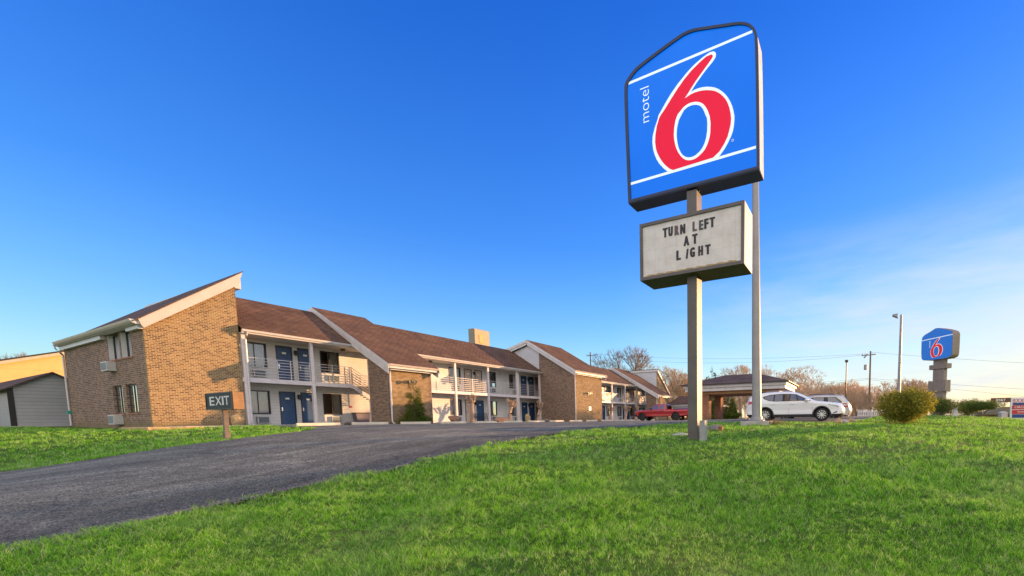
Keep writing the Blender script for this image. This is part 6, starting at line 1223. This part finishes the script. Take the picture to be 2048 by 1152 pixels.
# bare winter trees
def bare_tree(seed, H, spread=.5, depth=6, r0=.16, first=.28, nb=3, thin=.006, sc_=1.0):
    r = random.Random(seed); S = []
    def go(p, d, L_, rad, dep):
        n = 2; q = p
        for k in range(n):
            d = (d + Vector((r.gauss(0, .10), r.gauss(0, .10), r.gauss(0, .06) + .04))).normalized(); e = q + d * L_ / n; S.append((q, e, rad * (1 - .16 * k), rad * (1 - .16 * (k + 1)))); q = e
            if dep > 1 and k == 0 and r.random() < .6:
                ax = d.orthogonal().normalized(); ax.rotate(Matrix.Rotation(r.uniform(0, 6.28), 3, d)); nd = (d + ax * spread * 1.3).normalized(); go(q, nd, L_ * r.uniform(.5, .7), max(rad * .45, thin), dep - 2)
        if dep <= 0: return
        m_ = nb if dep > 1 else 4; a0 = r.uniform(0, 6.28)
        for k in range(m_):
            ax = d.orthogonal().normalized(); ax.rotate(Matrix.Rotation(a0 + 6.28 * k / m_ + r.uniform(-.4, .4), 3, d)); nd = (d + ax * spread * r.uniform(.6, 1.3)).normalized(); go(q, nd, L_ * r.uniform(.62, .85), max(rad * r.uniform(.52, .68), thin), dep - 1)
    go(Vector((0, 0, 0)), Vector((0, 0, 1)), H * first, r0, depth)
    A = np.array([s[0] for s in S]); B = np.array([s[1] for s in S]); ra = np.array([s[2] for s in S]); rb = np.array([s[3] for s in S]); d = B - A; d /= np.linalg.norm(d, axis=1)[:, None] + 1e-9
    u = np.cross(d, np.array([.31, .77, .55])); u /= np.linalg.norm(u, axis=1)[:, None]; v = np.cross(d, u); n = len(S); V = np.zeros((n, 6, 3))
    for j in range(3): a = j * 2.0944; c = u * math.cos(a) + v * math.sin(a); V[:, j] = A + c * ra[:, None]; V[:, j + 3] = B + c * rb[:, None]
    i = np.arange(n) * 6; F = np.concatenate([np.stack([i + j, i + (j + 1) % 3, i + 3 + (j + 1) % 3, i + 3 + j], 1) for j in range(3)]); V = V.reshape(-1, 3); V *= H / V[:, 2].max(); return V, F
def place_tree(px, pyt, D, label, seed, mat='bark_grey', spread=.5, depth=6, r0=.2, first=.26, nb=3, grp='bare trees behind the motel'):
    tp = atD(px, pyt, D); g_ = tz(tp.x, tp.y) - .2; H = tp.z - g_; V, F = bare_tree(seed, H, spread, depth, r0, first, nb, thin=.012 * D / 60)
    t = thing('bare_tree', label, 'tree', (tp.x, tp.y, g_), grp); z = V[F].mean(axis=1)[:, 2]; tr = z < H * first * .8
    used = np.unique(F[tr]); mp_ = -np.ones(len(V), int); mp_[used] = np.arange(len(used))
    if tr.any(): mesh_np('trunk', V[used], mp_[F[tr]], mat, parent=t)
    used = np.unique(F[~tr]); mp_[used] = np.arange(len(used)); mesh_np('crown', V[used], mp_[F[~tr]], mat, parent=t)
place_tree(1264, 684, 95, 'tallest bare tree, forked and spreading, above the gabled roofs', 3, spread=.42, depth=6, r0=.34, first=.20)
place_tree(1213, 716, 100, 'small bare tree right of the dark utility pole', 4, depth=5); place_tree(1302, 728, 100, 'russet bare tree beside the tallest bare tree', 5, 'bark_tan', .5, 6, .22)
place_tree(1340, 733, 98, 'bare tree above the white gable panel', 6, 'bark_tan', .5, 6, .22); place_tree(1362, 742, 104, 'bare tree just left of the tall sign pole', 17, 'bark_tan', .5, 6, .2)
place_tree(1484, 726, 100, 'rounded bare tree behind the left part of the canopy roof', 8, 'bark_tan', .5, 6, .22); place_tree(1543, 725, 95, 'bare tree right of the thick grey pole', 9, 'bark_tan', .5, 6, .22)
place_tree(1594, 732, 92, 'wide bare tree at the right end of the canopy roof', 10, 'bark_tan', .6, 6, .26, .2); place_tree(1832, 755, 75, 'bare tree rising behind the largest shrub', 13, 'bark_tan', .35, 6, .16, .15, 3, 'bare trees by the shrubs'); place_tree(1845, 765, 75, 'low bare tree between the lamp post and the stepped pylon', 14, 'bark_tan', .4, 6, .16, .15, 3, 'bare trees by the shrubs')
place_tree(1700, 762, 75, 'upright bare tree behind the short brown-headed lamp post', 18, 'bark_tan', .22, 6, .14, .2, 3, 'bare trees by the shrubs')
place_tree(5, 700, 110, 'bare twiggy tree at the far left above the yellow building', 15, 'bark_grey', .3, 6, .2); place_tree(28, 703, 112, 'second bare twiggy tree above the yellow building', 16, 'bark_grey', .25, 6, .2)
# pine and the yellow-green evergreen seen under the canopy
tp = atD(1424, 733, 92); g_ = tz(tp.x, tp.y); cone_tree('pine_tree', 'dark green pine right of the tall sign pole', 'tree', (tp.x, tp.y, g_), tp.z - g_, 5.2, 13000, .42, 'needle', 21, .22, tiers=12, droop=.15)
tp = atD(1461, 793, 66); g_ = tz(tp.x, tp.y); cone_tree('evergreen_tree', 'olive green evergreen seen under the canopy roof', 'tree', (tp.x, tp.y, g_), 4.8, 2.0, 8000, .2, 'leaf_holly', 22, .12, droop=.2)
tp = atD(1427, 785, 64); g_ = tz(tp.x, tp.y); cone_tree('evergreen_tree', 'dark evergreen between the two brick piers of the canopy', 'tree', (tp.x, tp.y, g_), 5.2, 1.2, 6000, .2, 'leaf_dark', 23, .12)
# far-off wood: one mass of bare stems and brush
base_v = [bare_tree(100 + k, 1.0, .34, 5, .020, .20, 3, thin=.0016) for k in range(4)]; VV = []; FF = []; off = 0; rs = np.random.default_rng(5)
def scatter(px0, px1, D0, D1, n, h0, h1):
    global off
    for k in range(n):
        px = rs.uniform(px0, px1); D = rs.uniform(D0, D1); p = atD(px, 836, D); h = rs.uniform(h0, h1); V, F = base_v[rs.integers(4)]; a = rs.uniform(0, 6.28); c, s = math.cos(a), math.sin(a); wd_ = h * rs.uniform(.8, 1.2)
        q = np.stack([(V[:, 0] * c - V[:, 1] * s) * wd_ + p.x, (V[:, 0] * s + V[:, 1] * c) * wd_ + p.y, V[:, 2] * h + tz(p.x, p.y) - .2], 1); VV.append(q); FF.append(F + off); off += len(V)
scatter(1195, 1400, 102, 135, 44, 7, 12.5); scatter(1395, 1600, 88, 125, 50, 6.0, 9.2); scatter(1585, 1870, 68, 95, 85, 5.0, 7.2); scatter(1600, 1870, 62, 75, 60, 3, 5); scatter(1855, 1960, 120, 150, 14, 4, 6)
o = mesh_np('woodland', np.concatenate(VV), np.concatenate(FF), 'wood_thicket'); o['kind'] = 'stuff'; o['label'] = 'bare winter wood and brush behind the car park'
# low stone-edged bed and dry ornamental tufts at the lot edge
p = atD(1686, 849, 19.6); q = []
for i, (dx, w_, h_) in enumerate([(-9, .30, .20), (2, .30, .17), (13, .24, .21), (20, .2, .15)]):
    c = atD(1686 + dx, 849, 19.6 + .3 * i); boulder((c.x, c.y, tz(c.x, c.y) - .05), (w_, w_ * .7, h_ * .8), 'rock_tan' if i % 2 == 0 else 'concrete', 40 + i, ['leftmost mossy rock by the front wheel of the white crossover', 'second mossy rock in the pile at the white crossover nose', 'third mossy rock in the pile at the white crossover nose', 'rightmost small rock of the pile beside the lawn edge'][i], grp='rocks at the lot edge')
def tuft(px, py, D, n, h, label):
    rs2 = np.random.default_rng(int(px)); b = atD(px, py, D); g_ = tz(b.x, b.y); r_ = rs2.uniform(0, .22, n); a = rs2.uniform(0, 6.28, n); x = b.x + np.cos(a) * r_; y = b.y + np.sin(a) * r_; lx = rs2.normal(0, .10, n); ly = rs2.normal(0, .10, n); hh = h * rs2.uniform(.5, 1.1, n); w2 = .006
    V = np.stack([np.stack([x - w2, y, np.full(n, g_)], 1), np.stack([x + w2, y, np.full(n, g_)], 1), np.stack([x + lx, y + ly, g_ + hh], 1)], 1); V = V - np.array([b.x, b.y, g_]); i = np.arange(n) * 3; o = mesh_np('grass_tuft', V.reshape(-1, 3), np.stack([i, i + 1, i + 2], 1), 'dry_grass', np.repeat(rs2.random(n), 3)); o.location = (b.x, b.y, g_); tag(o, label, 'grass tuft', 'dry grass tufts by the steel pole')
tuft(1546, 845, 19.0, 300, .30, 'dry grass tuft just right of the concrete footing'); tuft(1558, 845, 19.2, 260, .26, 'dry grass tuft second right of the concrete footing'); tuft(1572, 846, 18.8, 200, .18, 'low dry grass tuft under the white crossover door')
